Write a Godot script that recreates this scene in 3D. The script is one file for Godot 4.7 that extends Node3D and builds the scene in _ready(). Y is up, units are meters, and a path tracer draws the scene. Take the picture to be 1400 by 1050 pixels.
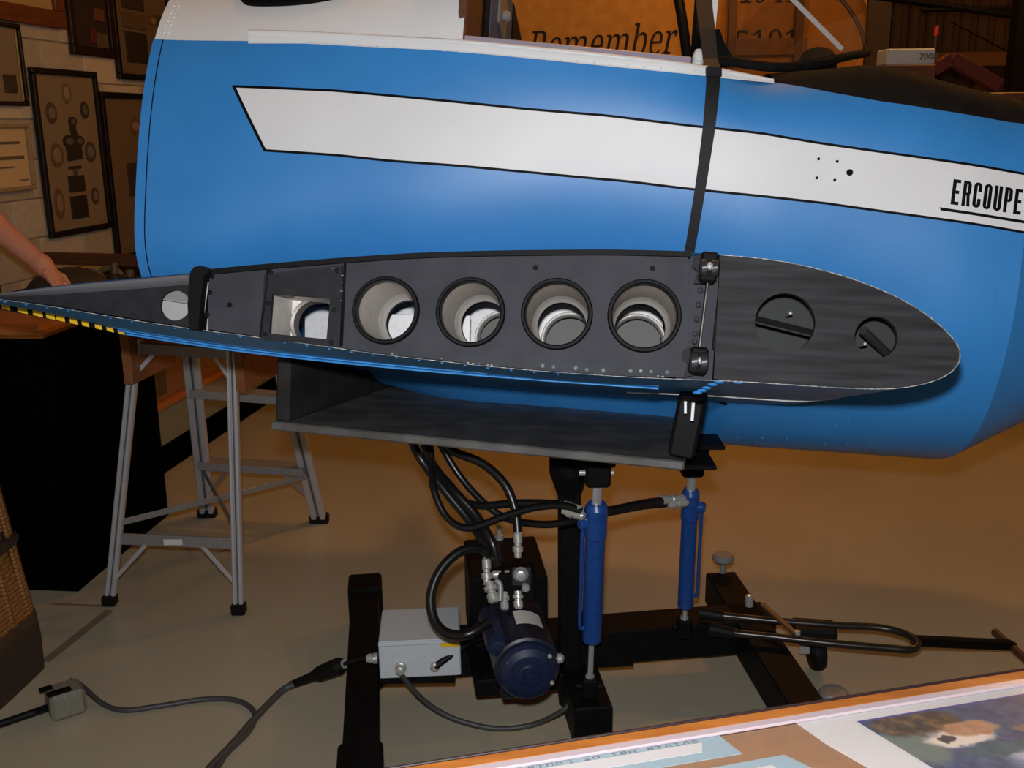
extends Node3D
# Blue and white two-seat light aircraft nose section on a motion stand in a museum hall, lit by a camera flash and warm hall lamps.

var cam_xf: Transform3D
var air: Transform3D          # frame of the aircraft: x to the nose, y up, z out along the wing
var aircraft: Node3D
var used := {}
var M := {}
const F := 1400.0
const ZC := -1.06             # centre plane of the fuselage

# ---------- measuring helpers: lines of sight met with real planes ----------
func sight(px: float, py: float) -> Vector3:
	return cam_xf.basis * Vector3((px - 700.0) / F, -(py - 525.0) / F, -1.0)
func W(px: float, py: float, d: float) -> Vector3:
	return cam_xf.origin + sight(px, py) * d
func G(px: float, py: float, h := 0.0) -> Vector3:
	var d := sight(px, py)
	return cam_xf.origin + d * ((h - cam_xf.origin.y) / d.y)
func A(px: float, py: float, z := 0.0) -> Vector3:
	var inv := air.affine_inverse()
	var c := inv * cam_xf.origin
	var d := inv.basis * sight(px, py)
	return c + d * ((z - c.z) / d.z)
func A2(px: float, py: float, z := 0.0) -> Vector2:
	var p := A(px, py, z)
	return Vector2(p.x, p.y)
func S(px: float, py: float, lift := 0.0) -> Vector3:
	var z := -0.55
	var p := Vector3.ZERO
	for i in 14:
		p = A(px, py, z)
		z = lerpf(z, side_z(p.x, p.y), 0.8)
	p = A(px, py, z)
	p.z = side_z(p.x, p.y) + lift
	return p

# ---------- fuselage section ----------
func lin(x: float, t: Array) -> float:
	if x <= t[0][0]: return t[0][1]
	for i in t.size() - 1:
		if x <= t[i + 1][0]:
			var k: float = (x - t[i][0]) / (t[i + 1][0] - t[i][0])
			k = k * k * (3 - 2 * k) * 0.8 + k * 0.2
			return lerpf(t[i][1], t[i + 1][1], k)
	return t[-1][1]
func y_wide(x: float) -> float: return lin(x, [[-0.80, 0.29], [-0.3, 0.40], [0.2, 0.46], [0.6, 0.42], [1.03, 0.34], [1.5, 0.28]])
func y_bot(x: float) -> float: return maxf(0.0, x - 1.02) * 0.55 + lin(x, [[-0.80, 0.04], [-0.52, -0.015], [-0.43, -0.055], [-0.06, -0.128], [0.355, -0.163], [0.61, -0.172], [1.03, -0.176]])
func y_top(x: float) -> float: return lin(x, [[-0.80, 0.93], [-0.12, 0.95], [0.2, 0.85], [0.5, 0.675], [0.62, 0.69], [0.74, 0.71], [1.03, 0.662], [1.5, 0.52]])
func half_w(x: float) -> float: return lin(x, [[-0.80, 0.55], [0.9, 0.56], [1.03, 0.55]]) - maxf(0.0, x - 1.02) * 0.6
func slope_k(x: float) -> float: return lin(x, [[-0.8, 0.06], [0.1, 0.235], [0.7, 0.2], [1.03, 0.12]])
func side_z(x: float, y: float) -> float:
	var hw := half_w(x)
	var yw := y_wide(x)
	var n := 2.5
	var v := 0.0
	var extra := 0.0
	var e := 0.4
	if y >= yw:
		v = clampf((y - yw) / (y_top(x) - yw), 0, 1)
		extra = slope_k(x) * (yw - y)
	else:
		n = lin(x, [[-0.8, 3.4], [-0.4, 2.8], [0.45, 2.8], [0.8, 2.6], [1.03, 2.7]])
		e = lin(x, [[-0.8, 0.3], [-0.4, 0.75], [0.35, 0.9], [0.55, 0.6], [0.8, 0.42], [1.03, 0.37]])
		v = clampf((yw - y) / (yw - y_bot(x)), 0, 1)
		extra = slope_k(x) * (yw - y)
	var hz := hw * pow(maxf(0.0, 1 - pow(v, n)), e) - extra * (1 - pow(v, 6))
	return ZC + maxf(hz, 0.0)

# ---------- naming ----------
func numbered(called: String) -> String:
	var n: int = used.get(called, 0)
	used[called] = n + 1
	return called if n == 0 else "%s_%03d" % [called, n]
func tag(o: Node3D, label: String, category: String, group := "", kind := "") -> Node3D:
	if label: o.set_meta("label", label)
	if category: o.set_meta("category", category)
	if group: o.set_meta("group", group)
	if kind: o.set_meta("kind", kind)
	return o
func thing(called: String, label: String, category: String, at := Vector3.ZERO, turn := 0.0, group := "") -> Node3D:
	var o := Node3D.new()
	o.name = numbered(called)
	add_child(o)
	o.position = at
	o.rotation.y = turn
	tag(o, label, category, group)
	return o
func obj(called: String, st: SurfaceTool, m: Material, parent: Node = self, normals := true) -> MeshInstance3D:
	if normals: st.generate_normals()
	var o := MeshInstance3D.new()
	o.mesh = st.commit()
	o.material_override = m
	o.name = numbered(called) if parent == self else called
	parent.add_child(o, true)
	return o
func inst(called: String, mesh: Mesh, m: Material, parent: Node, xf: Transform3D) -> MeshInstance3D:
	var o := MeshInstance3D.new()
	o.mesh = mesh
	o.material_override = m
	o.name = numbered(called) if parent == self else called
	parent.add_child(o, true)
	o.transform = xf
	return o
func struct(called: String, st: SurfaceTool, m: Material) -> MeshInstance3D:
	var o := obj(called, st, m)
	o.set_meta("kind", "structure")
	return o

# ---------- shapes ----------
func mb() -> SurfaceTool:
	var st := SurfaceTool.new()
	st.begin(Mesh.PRIMITIVE_TRIANGLES)
	return st
func tri(st: SurfaceTool, a: Vector3, b: Vector3, c: Vector3) -> void:
	st.add_vertex(a); st.add_vertex(b); st.add_vertex(c)
func quad(st: SurfaceTool, a: Vector3, b: Vector3, c: Vector3, d: Vector3) -> void:
	tri(st, a, b, c); tri(st, a, c, d)
func flat(st: SurfaceTool) -> void: st.set_smooth_group(-1)
func smooth(st: SurfaceTool) -> void: st.set_smooth_group(0)
# chamfered box; xf places its centre
func bx(st: SurfaceTool, xf: Transform3D, size: Vector3, bevel := 0.003) -> SurfaceTool:
	flat(st)
	var h := size * 0.5
	var b := minf(bevel, minf(h.x, minf(h.y, h.z)) * 0.9)
	var P := func(sx, sy, sz, ax): # corner point on the face of axis ax
		var p := Vector3(sx * (h.x - b), sy * (h.y - b), sz * (h.z - b))
		if ax == 0: p.x = sx * h.x
		elif ax == 1: p.y = sy * h.y
		else: p.z = sz * h.z
		return xf * p
	for ax in 3:
		for s in [-1, 1]:
			var q := []
			for uv in [[-1, -1], [1, -1], [1, 1], [-1, 1]]:
				var c := [0, 0, 0]
				c[ax] = s; c[(ax + 1) % 3] = uv[0]; c[(ax + 2) % 3] = uv[1]
				q.append(P.call(c[0], c[1], c[2], ax))
			if s > 0: quad(st, q[3], q[2], q[1], q[0])
			else: quad(st, q[0], q[1], q[2], q[3])
	if b > 0.0001:
		for ax in 3: # edges along axis ax
			var u := (ax + 1) % 3
			var v := (ax + 2) % 3
			for su in [-1, 1]:
				for sv in [-1, 1]:
					var c0 := [0, 0, 0]
					c0[ax] = -1; c0[u] = su; c0[v] = sv
					var c1 := c0.duplicate()
					c1[ax] = 1
					var a0 = P.call(c0[0], c0[1], c0[2], u); var a1 = P.call(c1[0], c1[1], c1[2], u)
					var b0 = P.call(c0[0], c0[1], c0[2], v); var b1 = P.call(c1[0], c1[1], c1[2], v)
					if su * sv > 0: quad(st, b0, b1, a1, a0)
					else: quad(st, a0, a1, b1, b0)
		for sx in [-1, 1]:
			for sy in [-1, 1]:
				for sz in [-1, 1]:
					var a = P.call(sx, sy, sz, 0); var c = P.call(sx, sy, sz, 1); var d = P.call(sx, sy, sz, 2)
					if sx * sy * sz > 0: tri(st, a, d, c)
					else: tri(st, a, c, d)
	return st
func box(c: Vector3, size: Vector3, bevel := 0.003) -> SurfaceTool:
	return bx(mb(), Transform3D(Basis(), c), size, bevel)
# a bar of rectangular section from a to b
func bar(st: SurfaceTool, a: Vector3, b: Vector3, w: float, h: float, up := Vector3.UP, bevel := 0.002) -> SurfaceTool:
	var z := (b - a).normalized()
	var x := up.cross(z).normalized()
	var y := z.cross(x)
	return bx(st, Transform3D(Basis(x, y, z), (a + b) * 0.5), Vector3(w, h, (b - a).length()), bevel)
# a box from three corners of its top (front left, front right, back left) and a height downwards
func topbox(st: SurfaceTool, fl: Vector3, fr: Vector3, bl: Vector3, h: float, bevel := 0.004) -> SurfaceTool:
	var x := (fr - fl).normalized()
	var z := -(bl - fl)
	z = (z - x * z.dot(x))
	var dep := z.length()
	z = z.normalized()
	var y := z.cross(x)
	var c := fl + x * (fr - fl).length() * 0.5 - z * dep * 0.5 - y * h * 0.5
	return bx(st, Transform3D(Basis(x, y, z), c), Vector3((fr - fl).length(), h, dep), bevel)
func curve(pts: Array, n := 8) -> PackedVector3Array:
	var out := PackedVector3Array()
	for i in pts.size() - 1:
		var p0: Vector3 = pts[maxi(i - 1, 0)]; var p1: Vector3 = pts[i]; var p2: Vector3 = pts[i + 1]; var p3: Vector3 = pts[mini(i + 2, pts.size() - 1)]
		for k in n:
			out.append(p1.cubic_interpolate(p2, p0, p3, float(k) / n))
	out.append(pts[-1])
	return out
func tube(st: SurfaceTool, pts, r, seg := 10) -> SurfaceTool:
	var n: int = pts.size()
	var rings := []
	var t0: Vector3 = (pts[1] - pts[0]).normalized()
	var nx := t0.cross(Vector3.UP if absf(t0.y) < 0.9 else Vector3.RIGHT).normalized()
	for i in n:
		var t: Vector3 = (pts[mini(i + 1, n - 1)] - pts[maxi(i - 1, 0)]).normalized()
		nx = (nx - t * nx.dot(t)).normalized()
		var ny := t.cross(nx)
		var rad: float = r[i] if r is Array else r
		var ring := []
		for k in seg:
			var a := TAU * k / seg
			ring.append(pts[i] + (nx * cos(a) + ny * sin(a)) * rad)
		rings.append(ring)
	smooth(st)
	for i in n - 1:
		for k in seg:
			var k2 := (k + 1) % seg
			quad(st, rings[i][k], rings[i + 1][k], rings[i + 1][k2], rings[i][k2])
	flat(st)
	for k in seg:
		var k2 := (k + 1) % seg
		tri(st, pts[0], rings[0][k], rings[0][k2])
		tri(st, pts[n - 1], rings[n - 1][k2], rings[n - 1][k])
	return st
func rod(st: SurfaceTool, a: Vector3, b: Vector3, r: float, seg := 14, r1 := -1.0) -> SurfaceTool:
	return tube(st, [a, b], [r, r if r1 < 0 else r1], seg)
func axis(p: Vector3, dir: Vector3) -> Transform3D: # y along dir
	var y := dir.normalized()
	var x := y.cross(Vector3.BACK if absf(y.z) < 0.9 else Vector3.RIGHT).normalized()
	return Transform3D(Basis(x, y, x.cross(y)), p)
# profile: [radius, height] pairs turned about the y axis of xf
func lathe(st: SurfaceTool, xf: Transform3D, prof: Array, seg := 24, sm := false) -> SurfaceTool:
	for i in prof.size() - 1:
		st.set_smooth_group(0 if sm else i + 1)
		for k in seg:
			var a := TAU * k / seg; var b := TAU * (k + 1) / seg
			var p := [Vector3(prof[i][0] * cos(a), prof[i][1], prof[i][0] * sin(a)), Vector3(prof[i + 1][0] * cos(a), prof[i + 1][1], prof[i + 1][0] * sin(a)),
				Vector3(prof[i + 1][0] * cos(b), prof[i + 1][1], prof[i + 1][0] * sin(b)), Vector3(prof[i][0] * cos(b), prof[i][1], prof[i][0] * sin(b))]
			if prof[i + 1][0] > 1e-6: tri(st, xf * p[0], xf * p[1], xf * p[2])
			if prof[i][0] > 1e-6: tri(st, xf * p[0], xf * p[2], xf * p[3])
	return st
# grid of points, smooth
func grid(st: SurfaceTool, rows: Array, sm := true, flip := false) -> SurfaceTool:
	if sm: smooth(st)
	else: flat(st)
	for i in rows.size() - 1:
		for k in rows[i].size() - 1:
			if flip: quad(st, rows[i][k], rows[i][k + 1], rows[i + 1][k + 1], rows[i + 1][k])
			else: quad(st, rows[i][k], rows[i + 1][k], rows[i + 1][k + 1], rows[i][k + 1])
	return st
func circle(c: Vector2, r: float, n := 40) -> PackedVector2Array:
	var o := PackedVector2Array()
	for i in n: o.append(c + Vector2(cos(TAU * i / n), sin(TAU * i / n)) * r)
	return o
# flat plate (outline, holes) in the local xy plane between z0 (back) and z1 (front); cuts sorted by x
func plate(st: SurfaceTool, outline: PackedVector2Array, holes: Array, z0: float, z1: float, xf := Transform3D()) -> SurfaceTool:
	flat(st)
	var cuts := [-50.0]
	var cs := []
	for h in holes:
		var c := Vector2.ZERO
		for p in h: c += p
		cs.append(c.x / h.size())
	cs.sort()
	cuts.append_array(cs)
	cuts.append(50.0)
	for i in cuts.size() - 1:
		var band := PackedVector2Array([Vector2(cuts[i], -50), Vector2(cuts[i + 1], -50), Vector2(cuts[i + 1], 50), Vector2(cuts[i], 50)])
		var pieces: Array = Geometry2D.intersect_polygons(outline, band)
		for h in holes:
			var nextp := []
			for p in pieces: nextp.append_array(Geometry2D.clip_polygons(p, h))
			pieces = nextp
		for p in pieces:
			var ix := Geometry2D.triangulate_polygon(p)
			for k in range(0, ix.size(), 3):
				var a: Vector2 = p[ix[k]]; var b: Vector2 = p[ix[k + 1]]; var c: Vector2 = p[ix[k + 2]]
				if (b - a).cross(c - a) > 0:
					var t := b; b = c; c = t
				tri(st, xf * Vector3(a.x, a.y, z1), xf * Vector3(b.x, b.y, z1), xf * Vector3(c.x, c.y, z1))
				tri(st, xf * Vector3(a.x, a.y, z0), xf * Vector3(c.x, c.y, z0), xf * Vector3(b.x, b.y, z0))
	var loops := holes.duplicate()
	loops.append(outline)
	for lp in loops:
		for i in lp.size():
			var a: Vector2 = lp[i]; var b: Vector2 = lp[(i + 1) % lp.size()]
			quad(st, xf * Vector3(a.x, a.y, z1), xf * Vector3(a.x, a.y, z0), xf * Vector3(b.x, b.y, z0), xf * Vector3(b.x, b.y, z1))
	return st
func wall_of(st: SurfaceTool, loop: PackedVector2Array, z0: float, z1: float, closed := true) -> SurfaceTool:
	smooth(st)
	var n := loop.size()
	for i in (n if closed else n - 1):
		var a := loop[i]; var b := loop[(i + 1) % n]
		quad(st, Vector3(a.x, a.y, z1), Vector3(a.x, a.y, z0), Vector3(b.x, b.y, z0), Vector3(b.x, b.y, z1))
	return st
# a flat ribbon lying on the aircraft side between two rows of surface points
func text_mesh(t: String, size: float, depth := 0.002, italic := false, font := "Droid Serif", weight := 400) -> TextMesh:
	var f := SystemFont.new()
	f.font_names = PackedStringArray([font])
	f.font_italic = italic
	f.font_weight = weight
	var tm := TextMesh.new()
	tm.font = f
	tm.text = t
	tm.font_size = 64
	tm.pixel_size = size / 64.0
	tm.depth = depth
	tm.curve_step = 2.0
	return tm

# ---------- materials ----------
func dull(m: StandardMaterial3D, s := 0.2) -> StandardMaterial3D:
	m.metallic_specular = s
	return m
func mat(c: Color, rough := 0.6, metal := 0.0) -> StandardMaterial3D:
	var m := StandardMaterial3D.new()
	m.albedo_color = c
	m.roughness = rough
	m.metallic = metal
	return m
func c8(r: int, g: int, b: int) -> Color: return Color(r / 255.0, g / 255.0, b / 255.0)
func noise_tex(freq: float, lo: Color, hi: Color, sd := 1, normal := false, w := 512, h := 512) -> NoiseTexture2D:
	var n := FastNoiseLite.new()
	n.seed = sd
	n.noise_type = FastNoiseLite.TYPE_SIMPLEX_SMOOTH
	n.frequency = freq
	n.fractal_octaves = 4
	var t := NoiseTexture2D.new()
	t.noise = n
	t.width = w; t.height = h
	t.seamless = true
	if normal:
		t.as_normal_map = true
		t.bump_strength = 3.0
	else:
		var g := Gradient.new()
		g.set_color(0, lo); g.set_color(1, hi)
		t.color_ramp = g
	return t
func noisy(c: Color, amount: float, freq: float, scale: float, rough := 0.6, metal := 0.0, sd := 1) -> StandardMaterial3D:
	var m := mat(Color.WHITE, rough, metal)
	m.albedo_texture = noise_tex(freq, c.darkened(amount), c.lightened(amount * 0.6), sd)
	m.uv1_triplanar = true
	m.uv1_scale = Vector3.ONE * scale
	return m
# long grain along u of the given axis; stretch gives fibres per metre across
func wood(dark: Color, light: Color, along: Vector3, rough := 0.5, sd := 3) -> StandardMaterial3D:
	var m := mat(Color.WHITE, rough)
	m.albedo_texture = noise_tex(0.012, dark, light, sd)
	m.uv1_triplanar = true
	m.uv1_scale = along
	return m
func materials() -> void:
	M.blue = noisy(c8(50, 130, 198), 0.03, 0.01, 1.3, 0.42)
	M.white = noisy(c8(222, 220, 218), 0.02, 0.01, 1.5, 0.46)
	M.rail = mat(c8(216, 214, 212), 0.45)
	M.trim = dull(mat(c8(9, 11, 15), 0.55), 0.2)
	M.deck = dull(noisy(c8(15, 13, 12), 0.1, 0.02, 2.0, 0.9), 0.25)
	M.rib = noisy(c8(46, 47, 52), 0.05, 0.01, 3.0, 0.6, 0.0, 5)
	M.rib_dark = noisy(c8(30, 30, 33), 0.05, 0.02, 3.0, 0.65)
	M.ring = mat(c8(9, 9, 10), 0.6)
	M.ply = wood(c8(24, 23, 24), c8(50, 49, 51), Vector3(0.7, 8.0, 8.0), 0.6, 11)
	for k in ["rib", "rib_dark", "ply", "ring"]: dull(M[k], 0.25)
	M.light_metal = noisy(c8(214, 206, 196), 0.10, 0.02, 4.0, 0.5, 0.0)
	M.bright_metal = noisy(c8(210, 208, 206), 0.06, 0.03, 4.0, 0.5, 0.1)
	M.chip = mat(Color.WHITE, 0.6)
	M.chip.albedo_texture = noise_tex(0.03, c8(20, 40, 70), c8(210, 196, 170), 77)
	M.chip.uv1_triplanar = true
	M.chip.uv1_scale = Vector3.ONE * 5
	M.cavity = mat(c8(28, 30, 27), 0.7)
	M.grey_green = mat(c8(92, 92, 86), 0.6)
	M.steel_black = noisy(c8(13, 12, 12), 0.06, 0.03, 4.0, 0.5)
	dull(M.steel_black)
	M.tray = noisy(c8(74, 71, 66), 0.25, 0.008, 2.0, 0.55)
	M.black = dull(mat(c8(12, 12, 12), 0.6), 0.2)
	M.rubber = dull(mat(c8(16, 16, 16), 0.55), 0.3)
	M.webbing = dull(noisy(c8(25, 24, 26), 0.2, 0.2, 14.0, 0.6), 0.3)
	M.hose = mat(c8(17, 17, 18), 0.32)
	M.cyl = noisy(c8(24, 64, 132), 0.08, 0.02, 4.0, 0.32)
	M.motor = noisy(c8(13, 19, 32), 0.1, 0.03, 5.0, 0.42)
	M.motor_end = noisy(c8(15, 26, 52), 0.1, 0.03, 5.0, 0.4)
	M.chrome = mat(c8(200, 200, 200), 0.25, 0.6)
	M.zinc = mat(c8(176, 174, 166), 0.38, 0.4)
	M.alu = noisy(c8(198, 198, 202), 0.05, 0.03, 4.0, 0.36, 0.45)
	M.alu_dull = noisy(c8(150, 148, 146), 0.08, 0.03, 4.0, 0.5, 0.4)
	M.grey_box = noisy(c8(184, 190, 194), 0.03, 0.02, 4.0, 0.5)
	M.yellow = mat(c8(214, 172, 30), 0.5)
	M.label = mat(c8(206, 200, 190), 0.5)
	M.orange_wood = wood(c8(146, 84, 32), c8(180, 112, 50), Vector3(0.7, 6, 6), 0.45, 4)
	M.brown_wood = wood(c8(116, 68, 36), c8(142, 88, 50), Vector3(1, 5, 5), 0.6, 7)
	M.dark_wood = wood(c8(74, 42, 22), c8(104, 62, 34), Vector3(1, 6, 6), 0.5, 8)
	M.cloth_black = dull(mat(c8(5, 5, 5), 0.95), 0.05)
	M.skin = noisy(c8(196, 134, 106), 0.05, 0.02, 6.0, 0.55)
	M.wall = noisy(c8(204, 194, 174), 0.06, 0.02, 1.5, 0.8)
	M.mortar = mat(c8(170, 154, 130), 0.9)
	M.glass = mat(Color(1, 1, 1, 0.015), 0.05)
	M.glass.transparency = BaseMaterial3D.TRANSPARENCY_ALPHA
	M.plexi = mat(Color(0.10, 0.07, 0.05, 0.16), 0.06)
	M.plexi.transparency = BaseMaterial3D.TRANSPARENCY_ALPHA
	M.leather = noisy(c8(38, 26, 18), 0.2, 0.03, 5.0, 0.6)
	M.cord = mat(c8(62, 62, 62), 0.5)
	M.ink = mat(c8(96, 90, 90), 0.8)
	M.paper = mat(c8(200, 195, 192), 0.8)
	M.floor = noisy(c8(176, 166, 142), 0.05, 0.006, 0.35, 0.3, 0.0, 21)

func lamp(at: Vector3, energy: float, place: String) -> void:
	var t := thing("pendant_lamp", "hanging hall lamp with a metal shade, " + place, "lamp", at)
	obj("shade", lathe(mb(), Transform3D(), [[0.03, 0.2], [0.05, 0.16], [0.2, 0.03], [0.21, 0.0], [0.2, 0.005], [0.045, 0.15]], 28), M.zinc, t)
	obj("stem", rod(mb(), Vector3(0, 0.19, 0), Vector3(0, 0.45, 0), 0.012), M.zinc, t)
	var e := mat(Color(1, 0.7, 0.35), 0.5)
	e.emission_enabled = true
	e.emission = Color(1, 0.72, 0.38)
	e.emission_energy_multiplier = 4.0
	obj("bulb", lathe(mb(), Transform3D(), [[0.02, 0.1], [0.055, 0.05], [0.06, 0.01], [0.045, -0.03], [0.001, -0.05]], 20, true), e, t)
	var l := OmniLight3D.new()
	l.name = "lamp_light"
	l.light_color = Color(1.0, 0.69, 0.33)
	l.light_energy = energy
	l.light_size = 0.08
	l.omni_range = 30.0
	l.omni_attenuation = 2.0
	l.shadow_enabled = true
	l.position = Vector3(0, -0.09, 0)
	t.add_child(l)

func _ready() -> void:
	# ----- camera -----
	var cam := Camera3D.new()
	cam.name = "camera"
	cam.position = Vector3(0, 1.55, 0)
	cam.rotation_degrees = Vector3(-14.3, 0, -0.78)
	cam.fov = rad_to_deg(2 * atan(525.0 / F))
	cam.near = 0.05
	add_child(cam)
	cam.current = true
	cam_xf = cam.transform
	# ----- sky (closed room: none of it gets in), exposure -----
	var env := Environment.new()
	env.background_mode = Environment.BG_COLOR
	env.background_color = Color(0.05, 0.05, 0.06)
	env.tonemap_mode = Environment.TONE_MAPPER_LINEAR
	env.tonemap_exposure = 1.0
	env.sdfgi_enabled = true
	env.ssao_enabled = true
	env.ssil_enabled = true
	var we := WorldEnvironment.new()
	we.name = "environment"
	we.environment = env
	add_child(we)
	# ----- the photographer's flash -----
	var fl := OmniLight3D.new()
	fl.name = "camera_flash"
	fl.position = cam.transform * Vector3(-0.012, 0.088, 0.01)
	fl.light_color = Color(0.97, 0.98, 1.0)
	fl.light_energy = 3.7
	fl.light_size = 0.02
	fl.omni_range = 30.0
	fl.omni_attenuation = 2.0
	fl.shadow_enabled = true
	add_child(fl)
	materials()
	lamp(Vector3(1.6, 3.5, -6.4), 0.9, "in front of the tan partition")
	lamp(Vector3(0.5, 3.5, -3.0), 1.3, "over the aircraft")
	lamp(Vector3(-0.6, 3.5, -6.2), 0.12, "above the glass case")
	lamp(Vector3(3.2, 3.5, -5.6), 1.9, "to the right of the aircraft nose")
	# ----- aircraft frame -----
	var s := (cam_xf.basis * Vector3(125, -68, -1400)).normalized()
	var az := -s
	var ax := (cam_xf.basis * Vector3(1, -0.057, 0)).normalized()
	ax = (ax - az * ax.dot(az)).normalized()
	air = Transform3D(Basis(ax, az.cross(ax), az), W(640, 440, 1.58))
	room()
	build_aircraft()
	build_strap()
	build_stand()
	build_power_unit()
	build_hoses()
	build_tow_bar()
	build_ladder()
	build_left()
	build_pictures()
	build_far()
	build_floor_things()
	build_display()
	build_person()

# ---------- the hall ----------
var wall_o := Vector3(-2.45, 0, -5.5)
var wall_u := Vector3(0.162, 0, -0.9868)
var wall_n := Vector3(0.9868, 0, 0.162)
func wall_basis() -> Basis: return Basis(wall_u, Vector3.UP, wall_u.cross(Vector3.UP))   # x along the wall, z out of the room or into it
func on_wall(px: float, py: float) -> Vector2:  # along the wall, height
	var d := sight(px, py)
	var t := (wall_o - cam_xf.origin).dot(wall_n) / d.dot(wall_n)
	var p := cam_xf.origin + d * t
	return Vector2((p - wall_o).dot(wall_u), p.y)
func room() -> void:
	struct("floor", box(Vector3(1.5, -0.1, -4.2), Vector3(13, 0.2, 16), 0.0), M.floor)
	struct("ceiling", box(Vector3(1.5, 4.05, -4.2), Vector3(13, 0.2, 16), 0.0), mat(c8(90, 80, 66), 0.9))
	struct("wall_right", box(Vector3(7.5, 2.0, -4.2), Vector3(0.2, 4.2, 16), 0.0), M.wall)
	struct("wall_near", box(Vector3(1.5, 2.0, 3.6), Vector3(13, 4.2, 0.2), 0.0), M.wall)
	struct("wall_far", box(Vector3(1.5, 2.0, -12.1), Vector3(13, 4.2, 0.2), 0.0), mat(c8(70, 48, 26), 0.8))
	# left wall: painted blocks on a mortar bed
	var b := Basis(wall_u, Vector3.UP, -wall_n)
	if b.determinant() < 0: b = Basis(wall_u, Vector3.UP, wall_n)
	var w := struct("wall_left", bx(mb(), Transform3D(b, wall_o + wall_u * -1.2 - wall_n * 0.112 + Vector3(0, 2, 0)), Vector3(17, 4.2, 0.2), 0.0), M.mortar)
	var bm := box(Vector3.ZERO, Vector3(0.394, 0.194, 0.02), 0.004)
	bm.generate_normals()
	var mesh := bm.commit()
	var tones := []
	for k in 4: tones.append(noisy(c8(206, 196, 176).darkened(0.05 * k), 0.06, 0.02, 1.5, 0.8, 0.0, 30 + k))
	var rng := RandomNumberGenerator.new()
	rng.seed = 5
	for row in range(2, 14):
		for col in 12:
			var u := -1.9 + 0.4 * col + (0.2 if row % 2 else 0.0)
			inst("block", mesh, tones[rng.randi() % 4], w, Transform3D(b, wall_o + wall_u * u - wall_n * (0.009 - rng.randf() * 0.001) + Vector3(0, 0.1 + 0.2 * row, 0)))
	# painted line and joint in the floor
	var j := mb()
	var p0 := G(62, 905); var p1 := G(150, 835)
	bar(j, p0 + Vector3(0, 0.001, 0), p1 + Vector3(0, 0.001, 0), 0.03, 0.003, Vector3.UP, 0.0)
	bar(j, G(70, 826) + Vector3(0, 0.001, 0), G(150, 830) + Vector3(0, 0.001, 0), 0.012, 0.003, Vector3.UP, 0.0)
	struct("trim_1", j, mat(c8(120, 104, 84), 0.6))

# ---------- aircraft ----------
var UP_LINE := [[-15, 404], [60, 393], [130, 385], [200, 379], [262, 373], [300, 368], [370, 362], [470, 354], [560, 348], [650, 345], [740, 343.5], [840, 343], [930, 345], [985, 348], [1040, 353], [1090, 361], [1150, 376], [1200, 394], [1240, 413], [1275, 436], [1300, 459], [1311, 475]]
var LOW_LINE := [[1313, 486], [1310, 498], [1298, 511], [1275, 522], [1240, 530], [1200, 532.5], [1150, 531], [1100, 528], [1040, 524], [985, 521], [930, 519], [860, 516], [800, 512], [730, 507], [660, 500.5], [600, 494], [520, 485], [450, 475], [370, 464], [300, 455], [240, 447], [180, 438], [120, 428], [60, 418], [-15, 408]]
func loop_of(rows: Array, z := 0.0) -> PackedVector2Array:
	var pts := []
	for r in rows: pts.append(A(r[0], r[1], z))
	var o := PackedVector2Array()
	for p in curve(pts, 3): o.append(Vector2(p.x, p.y))
	return o
# skin strip of the fuselage between two heights given as functions of x, near and far side
func shell(st: SurfaceTool, x0: float, x1: float, nx: int, lo: Callable, hi: Callable, ny: int) -> SurfaceTool:
	for side in 2:
		var rows := []
		for i in nx + 1:
			var x := lerpf(x0, x1, float(i) / nx)
			var a0 := ang(x, lo.call(x)); var a1 := ang(x, hi.call(x))
			var row := []
			for k in ny + 1:
				var y := y_at(x, lerpf(a0, a1, float(k) / ny))
				var z := side_z(x, y)
				row.append(Vector3(x, y, z if side == 0 else 2 * ZC - z))
			rows.append(row)
		grid(st, rows, true, side == 0)
	return st
func ang(x: float, y: float) -> float:
	var yw := y_wide(x)
	if y >= yw: return asin(pow(clampf((y - yw) / (y_top(x) - yw), 0, 1), 1.25))
	return -asin(pow(clampf((yw - y) / (yw - y_bot(x)), 0, 1), 1.7))
func y_at(x: float, a: float) -> float:
	if a >= 0: return y_wide(x) + (y_top(x) - y_wide(x)) * pow(sin(a), 0.8)
	return y_wide(x) - (y_wide(x) - y_bot(x)) * pow(sin(-a), 1 / 1.7)
var split_pts := []
func split(x: float) -> float:
	if x <= split_pts[0].x: return split_pts[0].y
	for i in split_pts.size() - 1:
		if x <= split_pts[i + 1].x:
			return lerpf(split_pts[i].y, split_pts[i + 1].y, (x - split_pts[i].x) / (split_pts[i + 1].x - split_pts[i].x))
	return split_pts[-1].y
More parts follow.
